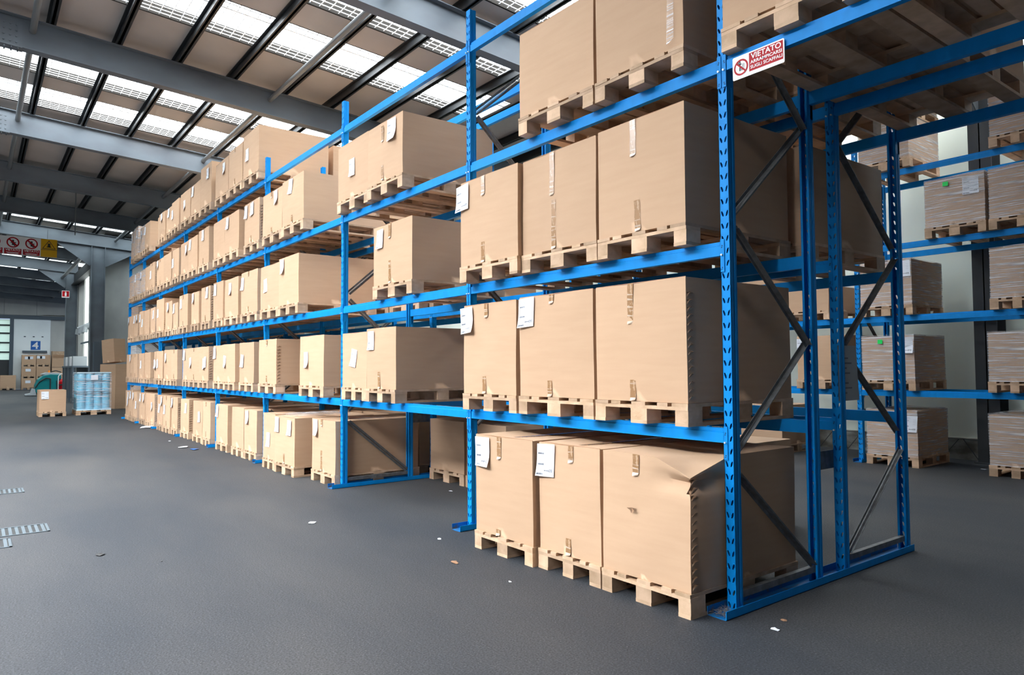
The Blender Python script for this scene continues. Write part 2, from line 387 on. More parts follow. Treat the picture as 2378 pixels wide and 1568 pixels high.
# door of the far hall wall
r0 = struct(ob('door_1', None))
m = MB(); m.box(XF-.12, XF-.04, -.9, 1.38, .02, 5.25); m.obj('door_leaf', DOORW, r0)
m = MB()
for yy in (.7, .15, -.4): m.box(XF-.15, XF-.11, yy-.06, yy+.06, 3.9, 3.97)
m.obj('door_handle', STEELD, r0)
m = MB(); m.box(XF-.2, XF, -3, 3.2, 5.25, 5.5); m.box(XF-.2, XF, 1.38, 1.62, 0, 5.25); m.obj('door_frame', STEELD, r0)
m = MB(); m.box(XF+.1, XF+.15, 1.6, 3.2, 2.2, 5.2); m.obj('door_opening', OPEN_M, r0)
m = MB(); m.box(XF+.1, XF+.15, 1.6, 3.2, 0, 2.2); 
for zz in (2.7,3.4,4.1,4.7): m.box(XF+.02, XF+.08, 1.6, 3.2, zz, zz+.12)
m.obj('door_slats', BLACKISH, r0)
# drain grates in the floor
def grate(x0, x1, y0, y1, lab):
    t = thing('drain_grate', lab, 'drain grate', (x0, y0, 0)); w = x1-x0; d = y1-y0
    m = MB(); 
    for a in ((0,w,0,.02),(0,w,d-.02,d),(0,.02,0,d),(w-.02,w,0,d)): m.box(a[0],a[1],a[2],a[3],0,.006)
    m.obj('frame', GRATE, t)
    m = MB(); n = int(d/.05)
    for i in range(n): m.box(.02, w-.02, .03+i*.05, .055+i*.05, .0, .004)
    m.box(0, w, 0, d, 0, .001, 1); m.obj('bars', [GRATE, BLACK], t)
grate(5.1, 5.5, 3.05, 3.95, 'dark steel drain grate set in the aisle floor, middle one')
grate(4.62, 5.0, 3.35, 4.2, 'dark steel drain grate in the aisle floor, nearest one')
grate(7.72, 8.1, 3.12, 4.1, 'dark steel drain grate in the aisle floor, farthest one')

# ================================================================== RACK
def post_mesh():
    m = MB(); P = .0765; w = PW; t = .003; d = PD
    n = int(HF/P)
    def hexa(cx, cz, s):   # slanted tear slot
        a = .0072; h = .0165; k = .0055*s
        return [(cx-a*.6+k, cz+h), (cx+a*.6+k, cz+h), (cx+a+k*.3, cz+h*.35), (cx+a*.6-k, cz-h), (cx-a*.6-k, cz-h), (cx-a-k*.3, cz-h*.1)]
    for c in range(n+1):
        z0 = c*P; z1 = min(z0+P, HF)
        if z1-z0 < .001: continue
        outer = [(-w/2, z0), (w/2, z0), (w/2, z1), (-w/2, z1)]
        if z1-z0 > P*.9:
            holes = [hexa(-.0165, (z0+z1)/2, -1), hexa(.0165, (z0+z1)/2, 1)]
        else: holes = []
        polys = [[Vector((a, b, 0)) for a, b in outer]]+[[Vector((a, b, 0)) for a, b in h] for h in holes]
        tris = tessellate_polygon(polys); flat = [q for pl in polys for q in pl]
        for yy in (0, -t): m.add([(q.x, yy, q.y) for q in flat], tris)
        for h in holes:
            k = len(h); m.add([(a, 0, b) for a, b in h]+[(a, -t, b) for a, b in h], [(i,(i+1)%k,k+(i+1)%k,k+i) for i in range(k)])
    for s in (-1, 1):   # sides with a rib, lips
        prof = [(s*w/2, 0), (s*w/2, -d*.38), (s*(w/2-.004), -d*.45), (s*(w/2-.004), -d*.62), (s*w/2, -d*.7), (s*w/2, -d), (s*(w/2-.016), -d)]
        for (a, b), (a2, b2) in zip(prof[:-1], prof[1:]):
            e = Vector((a2-a, b2-b)).normalized(); nn = Vector((-e.y, e.x))*t*(1 if s > 0 else -1)*-1
            vs = [(a,b),(a2,b2),(a2+nn.x,b2+nn.y),(a+nn.x,b+nn.y)]
            m.add([(x,y,0) for x,y in vs]+[(x,y,HF) for x,y in vs], [(0,1,5,4),(1,2,6,5),(2,3,7,6),(3,0,4,7),(0,3,2,1),(4,5,6,7)])
    return m.mesh('post', BLUE)
POST = post_mesh()
BR1 = [(-.95, .13, -.10, .80), (-.10, .95, -.95, 1.62), (-.95, 1.62, -.10, 2.33), (-.10, 2.42, -.95, 3.12), (-.95, 3.12, -.10, 3.85), (-.10, 3.9, -.95, 4.6)]
def frame_obj(x, yf, yb, lab, flip=False, group='blue upright frames of the long rack'):
    """upright ladder frame: holed face of the front post at yf, of the rear post at yb"""
    t = thing('upright_frame', lab, 'rack frame', (x-PW/2, yf, 0), 0, group)
    D = yf-yb
    part('post', POST, t, (0, 0, .004)); part('post', POST, t, (0, -D, .004), (0, 0, PI))
    for i, (a, za, b, zb) in enumerate(BR1):
        if flip: a, b = -(1.05+a), -(1.05+b)
        a *= D/1.03; b *= D/1.03
        m = MB(); xo = .012 if i % 2 else -.012
        p = Vector((xo, a, za)); q = Vector((xo, b, zb)); m.bar(p, q, .004, .045, upv=(1,0,0)) 
        dd = (q-p).normalized(); nrm = dd.cross(Vector((1,0,0)))*.02
        for s in (-1, 1): m.bar(p+nrm*s+Vector((.01,0,0)), q+nrm*s+Vector((.01,0,0)), .02 if False else .003, .022, upv=nrm)
        m.obj('diagonal_brace', ZINC, t)
    m = MB(); m.box(-.018, .018, -D+.04, -.04, .075, .115); m.obj('bottom_brace', ZINC, t)
    return t
def channel(x, y0, y1, lab, group='blue base channels of the rack'):
    t = thing('base_channel', lab, 'base channel', (x, y0, 0), 0, group)
    w = .135; L = y0-y1
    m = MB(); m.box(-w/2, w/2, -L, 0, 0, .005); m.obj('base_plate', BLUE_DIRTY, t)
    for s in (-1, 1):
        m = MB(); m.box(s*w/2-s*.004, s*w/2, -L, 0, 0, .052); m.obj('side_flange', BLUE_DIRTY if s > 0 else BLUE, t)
    return t
def beam_mesh(L):
    m = MB(); h = .088
    # local: x 0..L, top at z=0, front face at y=0 ; stepped profile
    prof = [(0, -h), (-.042, -h), (-.042, 0), (-.012, 0), (-.012, -.022), (0, -.026)]
    m.poly(prof, 'x', 0, L)
    return m.mesh('box_beam', BLUE)
def conn_mesh():
    m = MB(); m.poly([(-.0285, .012), (0, .012), (0, -.19), (-.0285, -.19)], 'y', 0, .004)
    m.box(-.002, 0, -.05, .004, -.19, .012)
    for zz in (-.02, -.155): m.box(-.019, -.011, .0035, .0048, zz-.012, zz-.004, 1); m.box(-.016, -.008, .0035, .0048, zz-.022, zz-.015, 1)
    return m.mesh('end_connector', [BLUE, HOLE])
CONN = conn_mesh()
m = MB(); m.cyl((-.015, .004, -.085), (-.015, .016, -.085), .006, n=10); PIN = m.mesh('locking_pin', BOLT)
_bm = {}
def beam(x0, x1, y, z, face, lab, group, detail=True):
    """face=+1 looks to the aisle (+y), -1 looks away"""
    L = x1-x0; key = round(L, 3)
    if key not in _bm: _bm[key] = beam_mesh(L)
    if face > 0: t = thing('rack_beam', lab, 'rack beam', (x0, y+.001, z), 0, group)
    else: t = thing('rack_beam', lab, 'rack beam', (x1, y-.001, z), PI, group)
    part('box_beam', _bm[key], t)
    if detail:
        for xx, sx in ((0, 1), (L, -1)):
            c = part('end_connector', CONN, t, (xx, .001, 0)); c.scale.x = sx
            p = part('locking_pin', PIN, c); 
    return t
SHN = ['floor level', 'first beam level', 'second beam level', 'third beam level', 'top beam level']
for i, x in enumerate(X):
    where = ('at the near end of the rack' if i == 0 else '%s from the near end' % ORD[i]) if i < 8 else 'at the far end of the rack'
    frame_obj(x, 0, -D1, 'blue perforated upright frame of the aisle-side rack, %s' % where)
    frame_obj(x, -D2, -D3, 'blue perforated upright frame of the rear rack row, %s' % where, True)
    channel(x-PW/2, .15, -2.32, 'blue steel floor channel under the upright frames, %s' % where)
    # spacers between the two rows
    if i < 4:
        t = thing('row_spacer', 'small grey plate joining the two rack rows, low, %s' % where, 'spacer plate', (x-PW/2, -D1, 0), 0, 'row spacer plates')
        m = MB(); m.box(.034, .040, -(D2-D1)-.05, .05, .74, .87)
        for yy in (.03, -.33):
            for zz in (.77, .84): m.cyl((.034, yy, zz), (.046, yy, zz), .007, n=8, mi=1)
        m.obj('plate', [ZINC, BOLT], t)
for b in range(8):
    for l in range(1, 5):
        for (y, f, nm) in ((0, 1, 'aisle-side front'), (-D1, -1, 'aisle-side back'), (-D2, 1, 'rear row front'), (-D3, -1, 'rear row back')):
            beam(X[b], X[b+1]-PW, y, Z[l], f, 'blue beam, %s, %s, %s bay from near end' % (nm, SHN[l], ORD[b]), 'blue rack beams, %s' % nm, True)
for (y, f, nm) in ((0, 1, 'front beam carrying the red warning sign'), (-D1, -1, 'second beam behind the warning sign beam'), (-D2, 1, 'third beam counted back from the sign'), (-D3, -1, 'hindmost of the four beams over the passage')):
    beam(-PW-2.73, -PW, y, Z[3], f, 'blue beam bridging overhead at right, %s' % nm, 'beams over the passage')
frame_obj(-2.8-PW, 0, -D1, 'blue upright frame beyond the overhead passage, aisle-side row')
frame_obj(-2.8-PW, -D2, -D3, 'blue upright frame beyond the overhead passage, rear row', True)
# bracket: hooked sheet on the post of the rear row
t = thing('hanging_sheet', 'grey printed sheet hanging on the rear row upright at right', 'paper sheet', (-.06, -D2+.02, 1.62))
m = MB(); m.add([(0,0,0),(0,-.27,.0),(0,-.30,-.40),(0,.0,-.40)],[(0,1,2,3)],0)
for i in range(9): m.add([(-.001,-.02,-.05-i*.036),(-.001,-.10-.12*((i*7)%5)/5,-.05-i*.036),(-.001,-.10-.12*((i*7)%5)/5,-.062-i*.036),(-.001,-.02,-.062-i*.036)],[(0,1,2,3)],1)
o = m.obj('sheet', [mat('grey_sheet', (.30,.32,.34), .5), INK], t)

# ================================================================== PALLETS AND CARTONS
def pal_parts(w=.8, d=1.2):
    """origin: centre of footprint, z 0.  long side along y"""
    h = 1.2; P = []
    def bx(n, x0, x1, y0, y1, z0, z1): P.append((n, x0, x1, y0, y1, z0, z1))
    xs = [(-w/2, -w/2+.145*w/.8), (-.07, .07), (w/2-.145*w/.8, w/2)]; bxs = [(-w/2, -w/2+.1), (-.07, .07), (w/2-.1, w/2)]
    if w < .7: xs = [(-w/2, -w/2+.1), (-.05, .05), (w/2-.1, w/2)]; bxs = xs
    ys = [(-d/2, -d/2+.145), (-.0725, .0725), (d/2-.145, d/2)]
    for a in bxs: bx('bottom_board', a[0], a[1], -d/2, d/2, 0, .022)
    for a in bxs:
        for b in ys: bx('block', a[0], a[1], b[0]+.001, b[1]-.001, .022, .1)
    for b in ys: bx('cross_board', -w/2, w/2, b[0], b[1], .1, .122)
    tops = [(-w/2, -w/2+.125), (-w/4-.045, -w/4+.04), (-.06, .06), (w/4-.04, w/4+.045), (w/2-.125, w/2)]
    if w < .7: tops = [(-w/2, -w/2+.1), (-w/4-.02, -w/4+.035), (-.05, .05), (w/4-.035, w/4+.02), (w/2-.1, w/2)]
    for a in tops: bx('top_board', a[0], a[1], -d/2-.002, d/2+.002, .122, .144)
    return P
_pp = {}; _pj = {}; _n = [0]
def pallet(x0, x1, yf, z, lab, group, detail, rz=0, cx=None, cy=None, d=1.2):
    w = x1-x0; kw = .8 if w > .7 else .6
    t = thing('wooden_pallet', lab, 'pallet', ((x0+x1)/2 if cx is None else cx, yf-d/2 if cy is None else cy, z), rz, group)
    t.scale = (w/kw, d/1.2, 1)
    if detail:
        if kw not in _pp: 
            _pp[kw] = []
            for n, a, b, c, e, f, g in pal_parts(kw):
                cen = ((a+b)/2, (c+e)/2, (f+g)/2); mm = MB(); mm.box(a-cen[0], b-cen[0], c-cen[1], e-cen[1], f-cen[2], g-cen[2]); _pp[kw].append((n, mm.mesh(n, WOOD), cen))
        for n, me, cen in _pp[kw]:
            o = part(n, me, t, cen)
            o.rotation_euler.z = rnd.uniform(-.004, .004)
    else:
        if kw not in _pj:
            mm = MB()
            for n, a, b, c, e, f, g in pal_parts(kw): mm.box(a, b, c, e, f, g)
            _pj[kw] = mm.mesh('pallet_body', WOOD)
        part('deck_and_blocks', _pj[kw], t)
    return t
def carton_mesh(w, d, h, seed, n=10, bulge=.012, crush=False, tabs=False):
    r = random.Random(seed); m = MB()
    ph = [r.uniform(0, 6.28) for _ in range(8)]; am = [r.uniform(.3, 1) for _ in range(8)]
    def disp(x, y, z):
        p = Vector((x, y, z))
        ux, uy, uz = x/(w/2), y/(d/2), (z/h)*2-1
        fx = max(0, 1-ux*ux); fy = max(0, 1-uy*uy); fz = max(0, 1-uz*uz)
        if abs(abs(ux)-1) < 1e-6: p.x += math.copysign(1, ux)*(bulge*am[0]*fy*fz*(1.2-.5*uz)+.002*math.sin(5*uy+ph[0]+3*uz))*fy**.3*1.
        if abs(abs(uy)-1) < 1e-6: p.y += math.copysign(1, uy)*(bulge*am[1]*fx*fz*(1.1-.4*uz)+.0018*math.sin(4*ux+ph[1]+4*uz)*fx)
        if abs(uz-1) < 1e-6: p.z += (-.018*am[2]*fx*fy+.004*math.sin(3*ux+ph[2])*fx)
        p.x += .004*math.sin(ph[3]+2*uz)*.6; p.y += .003*math.sin(ph[4]+2.5*uz)*.6
        if crush:
            # front right top corner pressed in, big bulge on the right side, wedge at the rear top
            if ux < 0:
                k = max(0, -ux)**3
                if abs(ux+1) < 1e-6: p.x -= .028*max(0, fy)**.8*max(0, 1-abs(uz+.05))**.9
                q = max(0, 1-math.hypot((ux+1)*1.25, (uy-1)*1.3)/.9)
                p.z -= .085*q*max(0, uz)**4*1.2
                zz = max(0, 1-abs(z-(h-.13))/.075)
                if abs(uy-1) < 1e-6: p.y -= .07*zz*max(0, 1-(ux+1)/.9)
                if abs(ux+1) < 1e-6: p.x += .09*zz*max(0, 1-(1-uy)/.8)
                pass 
        return p
    def grid(fn, nu, nv):
        vs = []; fs = []
        for i in range(nu+1):
            for j in range(nv+1): vs.append(disp(*fn(i/nu, j/nv)))
        for i in range(nu):
            for j in range(nv):
                a = i*(nv+1)+j; fs.append((a, a+nv+1, a+nv+2, a+1))
        m.add(vs, fs)
    nn = n*2 if crush else n
    grid(lambda u, v: (-w/2+w*u, d/2, h*v), nn, nn); grid(lambda u, v: (-w/2+w*u, -d/2, h*v), nn, n if not crush else nn)
    grid(lambda u, v: (-w/2, -d/2+d*u, h*v), nn, nn); grid(lambda u, v: (w/2, -d/2+d*u, h*v), nn, nn)
    grid(lambda u, v: (-w/2+w*u, -d/2+d*v, h), nn, nn); grid(lambda u, v: (-w/2+w*u, -d/2+d*v, 0), 2, 2)
    me = m.mesh('body', CARD, smooth=True)
    import bmesh
    bm = bmesh.new(); bm.from_mesh(me); bmesh.ops.remove_doubles(bm, verts=bm.verts, dist=.0004)
    bmesh.ops.recalc_face_normals(bm, faces=bm.faces)
    for e in bm.edges:
        if len(e.link_faces) == 2 and e.calc_face_angle(0) > (R(38)): e.smooth = False
    bm.to_mesh(me); bm.free()
    return me
# paper labels (three sheets, lower corner curling away)
def label_mesh(v, big):
    r = random.Random(v*13+5); m = MB(); w, h = (.195, .235) if big else (.15, .21); n = 6
    def P(u, t, off=0):
        curl = .004+.05*max(0, t-.45)**2*(1.6 if v % 2 else .8)*(1.3-u if v != 1 else .3+u)
        return (w/2-u*w+(.02*t*(1 if v == 0 else -.3)), curl+off, -t*h)      # u runs to image right = -x
    vs = [P(i/n, j/n) for i in range(n+1) for j in range(n+1)]
    m.add(vs, [(i*(n+1)+j, (i+1)*(n+1)+j, (i+1)*(n+1)+j+1, i*(n+1)+j+1) for i in range(n) for j in range(n)])
    def mark(u0, u1, t0, t1, mi):
        k = 3
        for i in range(k):
            a = u0+(u1-u0)*i/k; b = u0+(u1-u0)*(i+1)/k
            m.add([P(a,t0,.0012), P(b,t0,.0012), P(b,t1,.0012), P(a,t1,.0012)], [(0,1,2,3)], mi)
    for i in range(5): mark(.08, .2+.35*r.random(), .06+i*.035, .07+i*.035, 2)
    mark(.06, .94, .36, .365, 2)
    for i in range(4): mark(.7, .92, .22+i*.1, .232+i*.1, 2)
    def bars(u0, u1, t0, t1):
        u = u0
        while u < u1: 
            q = r.choice((.006, .012, .018)); m.add([P(u,t0,.0012),P(min(u+q,u1),t0,.0012),P(min(u+q,u1),t1,.0012),P(u,t1,.0012)],[(0,1,2,3)],1); u += q+r.choice((.006,.012))
    bars(.08, .42, .27, .32); bars(.08, .42, .60, .66); bars(.06, .42, .9, .955)
    if big: bars(.45, .72, .8, .84)
    # small figures 240 / 128 as strokes
    def digit(ch, u, t, s):
        seg = {'2': 'abged', '4': 'fgbc', '0': 'abcdef', '1': 'bc', '8': 'abcdefg'}[ch]; k = .018*s
        S_ = {'a': (0,0,1,0), 'b': (1,0,1,.5), 'c': (1,.5,1,1), 'd': (0,1,1,1), 'e': (0,.5,0,1), 'f': (0,0,0,.5), 'g': (0,.5,1,.5)}
        for c in seg:
            a, b, c2, d2 = S_[c]; hw = .008*s
            m.add([P(u+a*.05*s-hw, t+b*.07*s-hw, .0012), P(u+c2*.05*s+hw, t+b*.07*s-hw, .0012), P(u+c2*.05*s+hw, t+d2*.07*s+hw, .0012), P(u+a*.05*s-hw, t+d2*.07*s+hw, .0012)], [(0,1,2,3)], 1)
    for i, ch in enumerate('240' if v == 1 else '128'): digit(ch, .66+i*.09, .78, 1)
    return m.mesh('shipping_label', [PAPER, INK, INKL])
LAB = {(v, b): label_mesh(v, b) for v in range(3) for b in (0, 1)}
def tape_mesh(L, seed):
    r = random.Random(seed); m = MB(); w = .052; n = 5
    for i in range(n):
        a = i/n; b = (i+1)/n; o1 = .0015; j = lambda q: .002*math.sin(seed+q*9)
        m.add([(-w/2+j(a), o1, -a*L), (w/2+j(a), o1, -a*L), (w/2+j(b), o1, -b*L), (-w/2+j(b), o1, -b*L)], [(0,1,2,3)], 0)
    m.add([(-w/2, .0015, -L), (w/2, .0015, -L), (w/2-.006, .012, -L-.022), (-w/2+.008, .004, -L-.016)], [(0,1,2,3)], 1)
    k = .002
    for i in range(int(L/.05)):
        zz = -r.uniform(.01, L-.01); m.add([(-w/2, .002, zz), (w/2, .002, zz-r.uniform(-.012,.012)), (w/2, .002, zz-.004), (-w/2, .002, zz-.004)], [(0,1,2,3)], 1)
    return m.mesh('packing_tape', [TAPE, TAPEP])
_cm = {}
def carton(x0, x1, yf, z, h, d, lab, group, seed, detail=1, labels=(), tapes=(), tabs=False, crush=False, bulge=.010, rz=None, cx=None, cy=None, wrap=False, seam=True, sidelab=None):
    w = x1-x0
    if wrap: detail = 1; bulge = .0015
    if detail: me = carton_mesh(w, d, h, seed, 10, bulge, crush); sx = 1
    else:
        key = (round(h, 2), seed % 5)
        if key not in _cm: _cm[key] = carton_mesh(.8, d, h, seed, 6, bulge)
        me = _cm[key]; sx = w/.8
    t = thing('cardboard_box', lab, 'cardboard box', ((x0+x1)/2 if cx is None else cx, yf-d/2 if cy is None else cy, z), rnd.uniform(-.006, .006) if rz is None else rz, group)
    b = part('body', me, t); b.scale.x = sx
    yo = d/2+.0022+bulge*.35
    for i, (u, v, big, rot) in enumerate(labels):
        var = (seed+i) % 3
        part('shipping_label', LAB[(var, big)], t, (w/2-u*w, yo+.004, h-v*h), (0, rot, 0))
    for i, (u, v0, v1) in enumerate(tapes):
        part('packing_tape', tape_mesh((v1-v0)*h-(.024 if v1 > .99 else 0), seed*3+i), t, (w/2-u*w, yo, h-v0*h), (0, rnd.uniform(-.03,.03), 0))
    if tabs:     # stitched corner tabs pressed out of the side panel
        m = MB()
        zz = .03
        while zz < h-.1:
            x = -w/2-.001; y = d/2-.008
            m.add([(x, y, zz), (x-.010, y-.016, zz+.012), (x-.008, y-.04, zz+.014), (x+.001, y-.068, zz+.012), (x+.001, y-.03, zz-.012), (x+.002, y, zz-.018)], [(0,1,2,3,4,5)], 0)
            m.add([(x, y, zz), (x-.010, y-.016, zz+.012), (x-.008, y-.04, zz+.014), (x+.001, y-.068, zz+.012), (x+.004, y-.03, zz+.022), (x+.004, y, zz+.02)], [(5,4,3,2,1,0)], 1)
            zz += .047
        m.obj('stitched_tabs', [CARD, CARD_DARK], t)
    if seam and detail:      # top flap seam taped
        m = MB(); m.box(-.03, .03, -d/2+.01, d/2-.005, h-.012, h-.0085); m.obj('top_seam_tape', TAPE, t)
        m = MB(); m.box(-w/2+.004, w/2-.004, d/2-.007, d/2-.002, h-.001, h+.004); m.obj('flap_edge', CARD_EDGE, t)
    if wrap:
        me2 = carton_mesh(w+.012, d+.02, h+.02, seed+50, 12, .006); me2.materials.clear(); me2.materials.append(wrap)
        part('stretch_film', me2, t, (0, 0, -.001))
    return t
NB = {0: ('near', 'middle', 'far')}
DONE = []
def load(x0, x1, yf, lvl, h, lab, group, pgroup, seed, detail, **k):
    """a pallet on beam level lvl and the carton standing on it"""
    z = Z[lvl]+(.001 if lvl else 0)
    pd = k.pop('pd', 1.2); pdet = k.pop('pdet', detail >= 1); oh = k.pop('oh', .0); d = k.pop('d', 1.17)
    pl = ('wooden pallet'+lab[lab.index('box')+3:]) if 'row,' in lab else ('pallet under the '+lab)
    pallet(x0, x1, yf, z, pl, pgroup, pdet, d=pd)
    return carton(x0+.006, x1-.006, yf-.012+oh, z+.1455, h, d, lab, group, seed, 1 if detail else 0, **k)

# ---- corner bay, seen large
G0 = 'large cartons in the corner rack bay'; GP0 = 'pallets in the corner rack bay'
load(.035, .76, .30, 0, .775, 'crushed cardboard box with torn hole and bulging side, floor, corner bay', G0, GP0, 11, 2, crush=True, tabs=True, tapes=[(.42, 0, .15)], bulge=.008, seam=False, pd=1.15, d=1.13)
load(.775, 1.42, .30, 0, .775, 'cardboard box with large label on the floor beside the crushed box', G0, GP0, 12, 2, labels=[(.14, .01, 1, .04)], tapes=[(.55, 0, .13), (.5, .84, 1)], pd=1.15, d=1.13)
load(1.44, 2.19, .34, 0, .78, 'leftmost floor box of the corner bay, label at top left corner', G0, GP0, 13, 2, labels=[(.14, .02, 1, .02)], tapes=[(.44, 0, .2), (.42, .93, 1)], pd=1.15, d=1.13)
load(.19, 1.01, .10, 1, .80, 'big cardboard box with stitched corner tabs, first beam level, corner bay', G0, GP0, 14, 2, tabs=True, tapes=[(.42, 0, .32), (.44, .82, 1)])
load(1.03, 1.90, .10, 1, .80, 'middle box of first beam level in corner bay, curling label', G0, GP0, 15, 2, labels=[(.12, .01, 1, .05)], tapes=[(.47, 0, .07), (.44, .84, 1)])
load(1.92, 2.71, .11, 1, .79, 'left box of first beam level in corner bay, label with figure 240', G0, GP0, 16, 2, labels=[(.07, .02, 1, .06)], tapes=[(.46, 0, .13), (.42, .8, 1)])
load(.19, .98, .09, 2, .78, 'wide box on second beam level at corner post, two tape strips', G0, GP0, 17, 2, tapes=[(.44, 0, .30), (.48, .72, 1)])
load(.99, 1.86, .09, 2, .77, 'middle box of second beam level in corner bay, long central tape', G0, GP0, 19, 2, tapes=[(.44, 0, .42), (.46, .5, 1)])
load(1.87, 2.725, .13, 2, .77, 'left box of second beam level in corner bay, label overhanging its edge', G0, GP0, 18, 2, labels=[(.05, .03, 1, .08)], tapes=[(.42, 0, .2), (.42, .76, 1)])
load(.18, .98, .10, 3, .90, 'box on third beam level by the red sign, shiny streak', G0, GP0, 20, 2, d=1.15)
load(1.0, 1.88, .10, 3, .70, 'plain box on third beam level, left of the streaked one', G0, GP0, 21, 2)
# tear in the crushed box, painted glare streak on another box
t = [o for o in bpy.data.objects if o.get('label','').startswith('crushed cardboard')][0]
m = MB(); cxx = .3975-.31; y = 1.13/2+.0155
m.add([(cxx+.045, y, .43), (cxx+.0, y+.001, .437), (cxx-.045, y, .436), (cxx-.005, y+.001, .424), (cxx+.005, y+.001, .40), (cxx+.015, y+.001, .42)], [(0,1,2,3,4,5)], 0)
m.add([(cxx+.0, y+.002, .436), (cxx-.03, y+.012, .424), (cxx-.012, y+.008, .404)], [(0,1,2)], 1)
m.obj('torn_hole', [CARD_DARK, CARD_EDGE], t)
t = [o for o in bpy.data.objects if o.get('label','').startswith('box on third beam level')][0]
m = MB(); m.add([(-.27,.592,0.03),(-.30,.592,.88),(-.34,.592,.88),(-.33,.592,.06)],[(0,1,2,3)]); m.obj('film_glare_streak', CLEAR, t)  # pale film strip standing in for glare on the wrap
# bay bridging the passage, overhead at the right
GM = 'cartons on the overhead beams'; GPM = 'pallets on the overhead beams'
nm = ['beside the corner post', 'in the middle', 'farthest right']
for i, (a, b) in enumerate(((-.93, -.075), (-1.83, -.95), (-2.74, -1.85))):
    load(a, b, .06, 3, .85, 'cardboard box on the overhead passage beams, aisle side, %s' % nm[i], GM, GPM, 30+i, 2)
    if i != 1: load(a, b, -1.2, 3, .85, 'cardboard box on the overhead passage beams, rear row, %s' % nm[i], GM, GPM, 34+i, 2)

# ---- the rest of the aisle-side row, measured
ROW = {0: [(5.645,6.42,.665),(6.70,7.50,.65),(7.52,8.06,.665),(8.60,9.25,.66),(9.27,9.95,.67),(10.2,10.95,.68),(11.38,11.95,.69),(12.03,12.78,.68),(13.15,13.88,.68),(14.15,14.75,.69),(14.77,15.5,.7),(15.55,16.2,.7),(16.6,17.18,.7),(17.2,17.85,.7),(17.9,18.65,.69),(18.85,19.5,.69),(19.55,20.1,.72),(20.15,20.85,.7)],
 1: [(4.0,4.70,.67),(4.71,5.38,.645),(5.93,6.78,.66),(7.68,8.48,.67),(8.79,9.55,.66),(9.74,10.43,.66),(10.44,11.22,.66),(11.5,12.21,.66),(12.22,13.04,.66),(13.05,13.66,.66),(14.05,14.64,.66),(14.65,15.42,.67),(15.5,16.29,.66),(16.30,17.04,.66),(17.14,17.9,.66),(17.91,18.6,.65),(18.9,19.46,.65),(19.47,20.0,.65),(20.01,20.54,.65)],
 2: [(3.69,4.58,.66),(6.84,7.64,.69),(7.65,8.48,.66),(8.67,9.55,.69),(9.67,10.5,.67),(10.51,11.16,.68),(11.46,12.13,.68),(12.3,12.93,.65),(13.15,14.0,.67),(14.1,14.6,.56),(14.75,15.5,.65),(15.51,16.36,.77),(16.38,17.19,.63),(17.25,17.98,.62),(17.99,18.6,.63),(18.9,19.5,.6),(19.51,20.4,.6)],
 3: [(3.85,4.68,.66),(4.70,5.56,.68),(6.64,7.5,.66),(7.54,8.42,.64),(8.62,9.4,.69),(9.62,10.50,.67),(10.51,11.27,.68),(11.6,12.38,.71),(12.39,13.14,.66),(13.18,13.9,.66),(14.04,14.7,.63),(14.76,15.6,.63),(15.62,16.5,.63),(16.66,17.28,.64),(17.29,17.97,.62),(17.98,18.65,.6),(18.9,19.6,.6),(19.62,20.3,.6)],
 4: [(8.65,9.49,.73),(9.50,10.31,.67),(10.34,11.20,.64),(11.42,12.23,.8),(12.24,13.04,.62),(13.05,13.94,.62),(14.05,14.78,.6),(14.8,15.5,.58),(15.51,16.2,.58),(16.3,17.25,.56),(17.3,18.0,.64),(18.01,18.72,.64),(18.88,19.5,.75),(19.51,20.2,.75)]}
for l, L_ in ROW.items():
    cnt = {}
    for k, (a, b, h) in enumerate(L_):
        bay = max(i for i in range(8) if X[i]-.2 <= a); cnt[bay] = cnt.get(bay, 0)+1
        sd = 100+l*40+k; r_ = random.Random(sd); yf = (.19 if l == 0 and k in (1, 2) else .08 if l == 0 else .10)+r_.uniform(-.02, .02)
        far = bay > 2; pdet = bay <= 3
        labs = []; 
        q = r_.random()
        if q < .85: labs.append((r_.choice((.14, .25, .45, .7)), r_.choice((.03, .05, .12, .3)), 0, r_.uniform(-.1, .12)))
        if q < .22: labs.append((r_.choice((.55, .8)), r_.choice((.04, .35)), 0, r_.uniform(-.1, .1)))
        tp = [(.48, 0, .12), (.48, .82, 1)] if r_.random() < (.8 if not far else .3) else []
        spec = {(1,0): ([(.18,.04,0,.0)], [(.45,.72,1)]), (1,1): ([(.55,.3,0,-.15)], []), (1,2): ([(.3,.32,0,.03)], []), (2,0): ([(.2,.06,0,.03)], [(.45,0,.22),(.45,.62,1)]),
                (3,0): ([(.72,.03,1,-.04)], [(.45,.06,.3),(.45,.5,.95)]), (3,1): ([(.5,.33,0,0)], []), (0,0): ([(.18,.01,0,0)], [(.44,0,.1),(.44,.6,1)]), (0,1): ([(.15,.02,0,0),(.78,.05,0,0)], [(.5,.75,1)]),
                (0,2): ([(.5,.42,0,0)], []), (2,1): ([(.2,.03,0,0)], []), (2,2): ([(.3,.3,0,.1)], []), (4,0): ([(.3,.35,0,0)], [])}.get((l, k))
        if spec: labs, tp = spec
        desc = 'box, aisle row, %s bay, %s, %s from near end' % (ORD[bay], SHN[l], ORD[cnt[bay]-1])
        desc = ('short cardboard ' if h < .6 else 'tall cardboard ' if h > .74 else 'cardboard ')+desc
        a = max(a, X[bay]+.006); b = min(b, X[bay+1]-PW-.006)
        wr = FILM if (a > 17.9 and l >= 3) else False
        load(a, b, yf, l, h, desc, 'cartons on the aisle side of the rack', 'pallets on the aisle side of the rack', sd, 0 if far else 1, labels=labs, tapes=tp, tabs=(r_.random() < .3), wrap=wr, pdet=pdet)
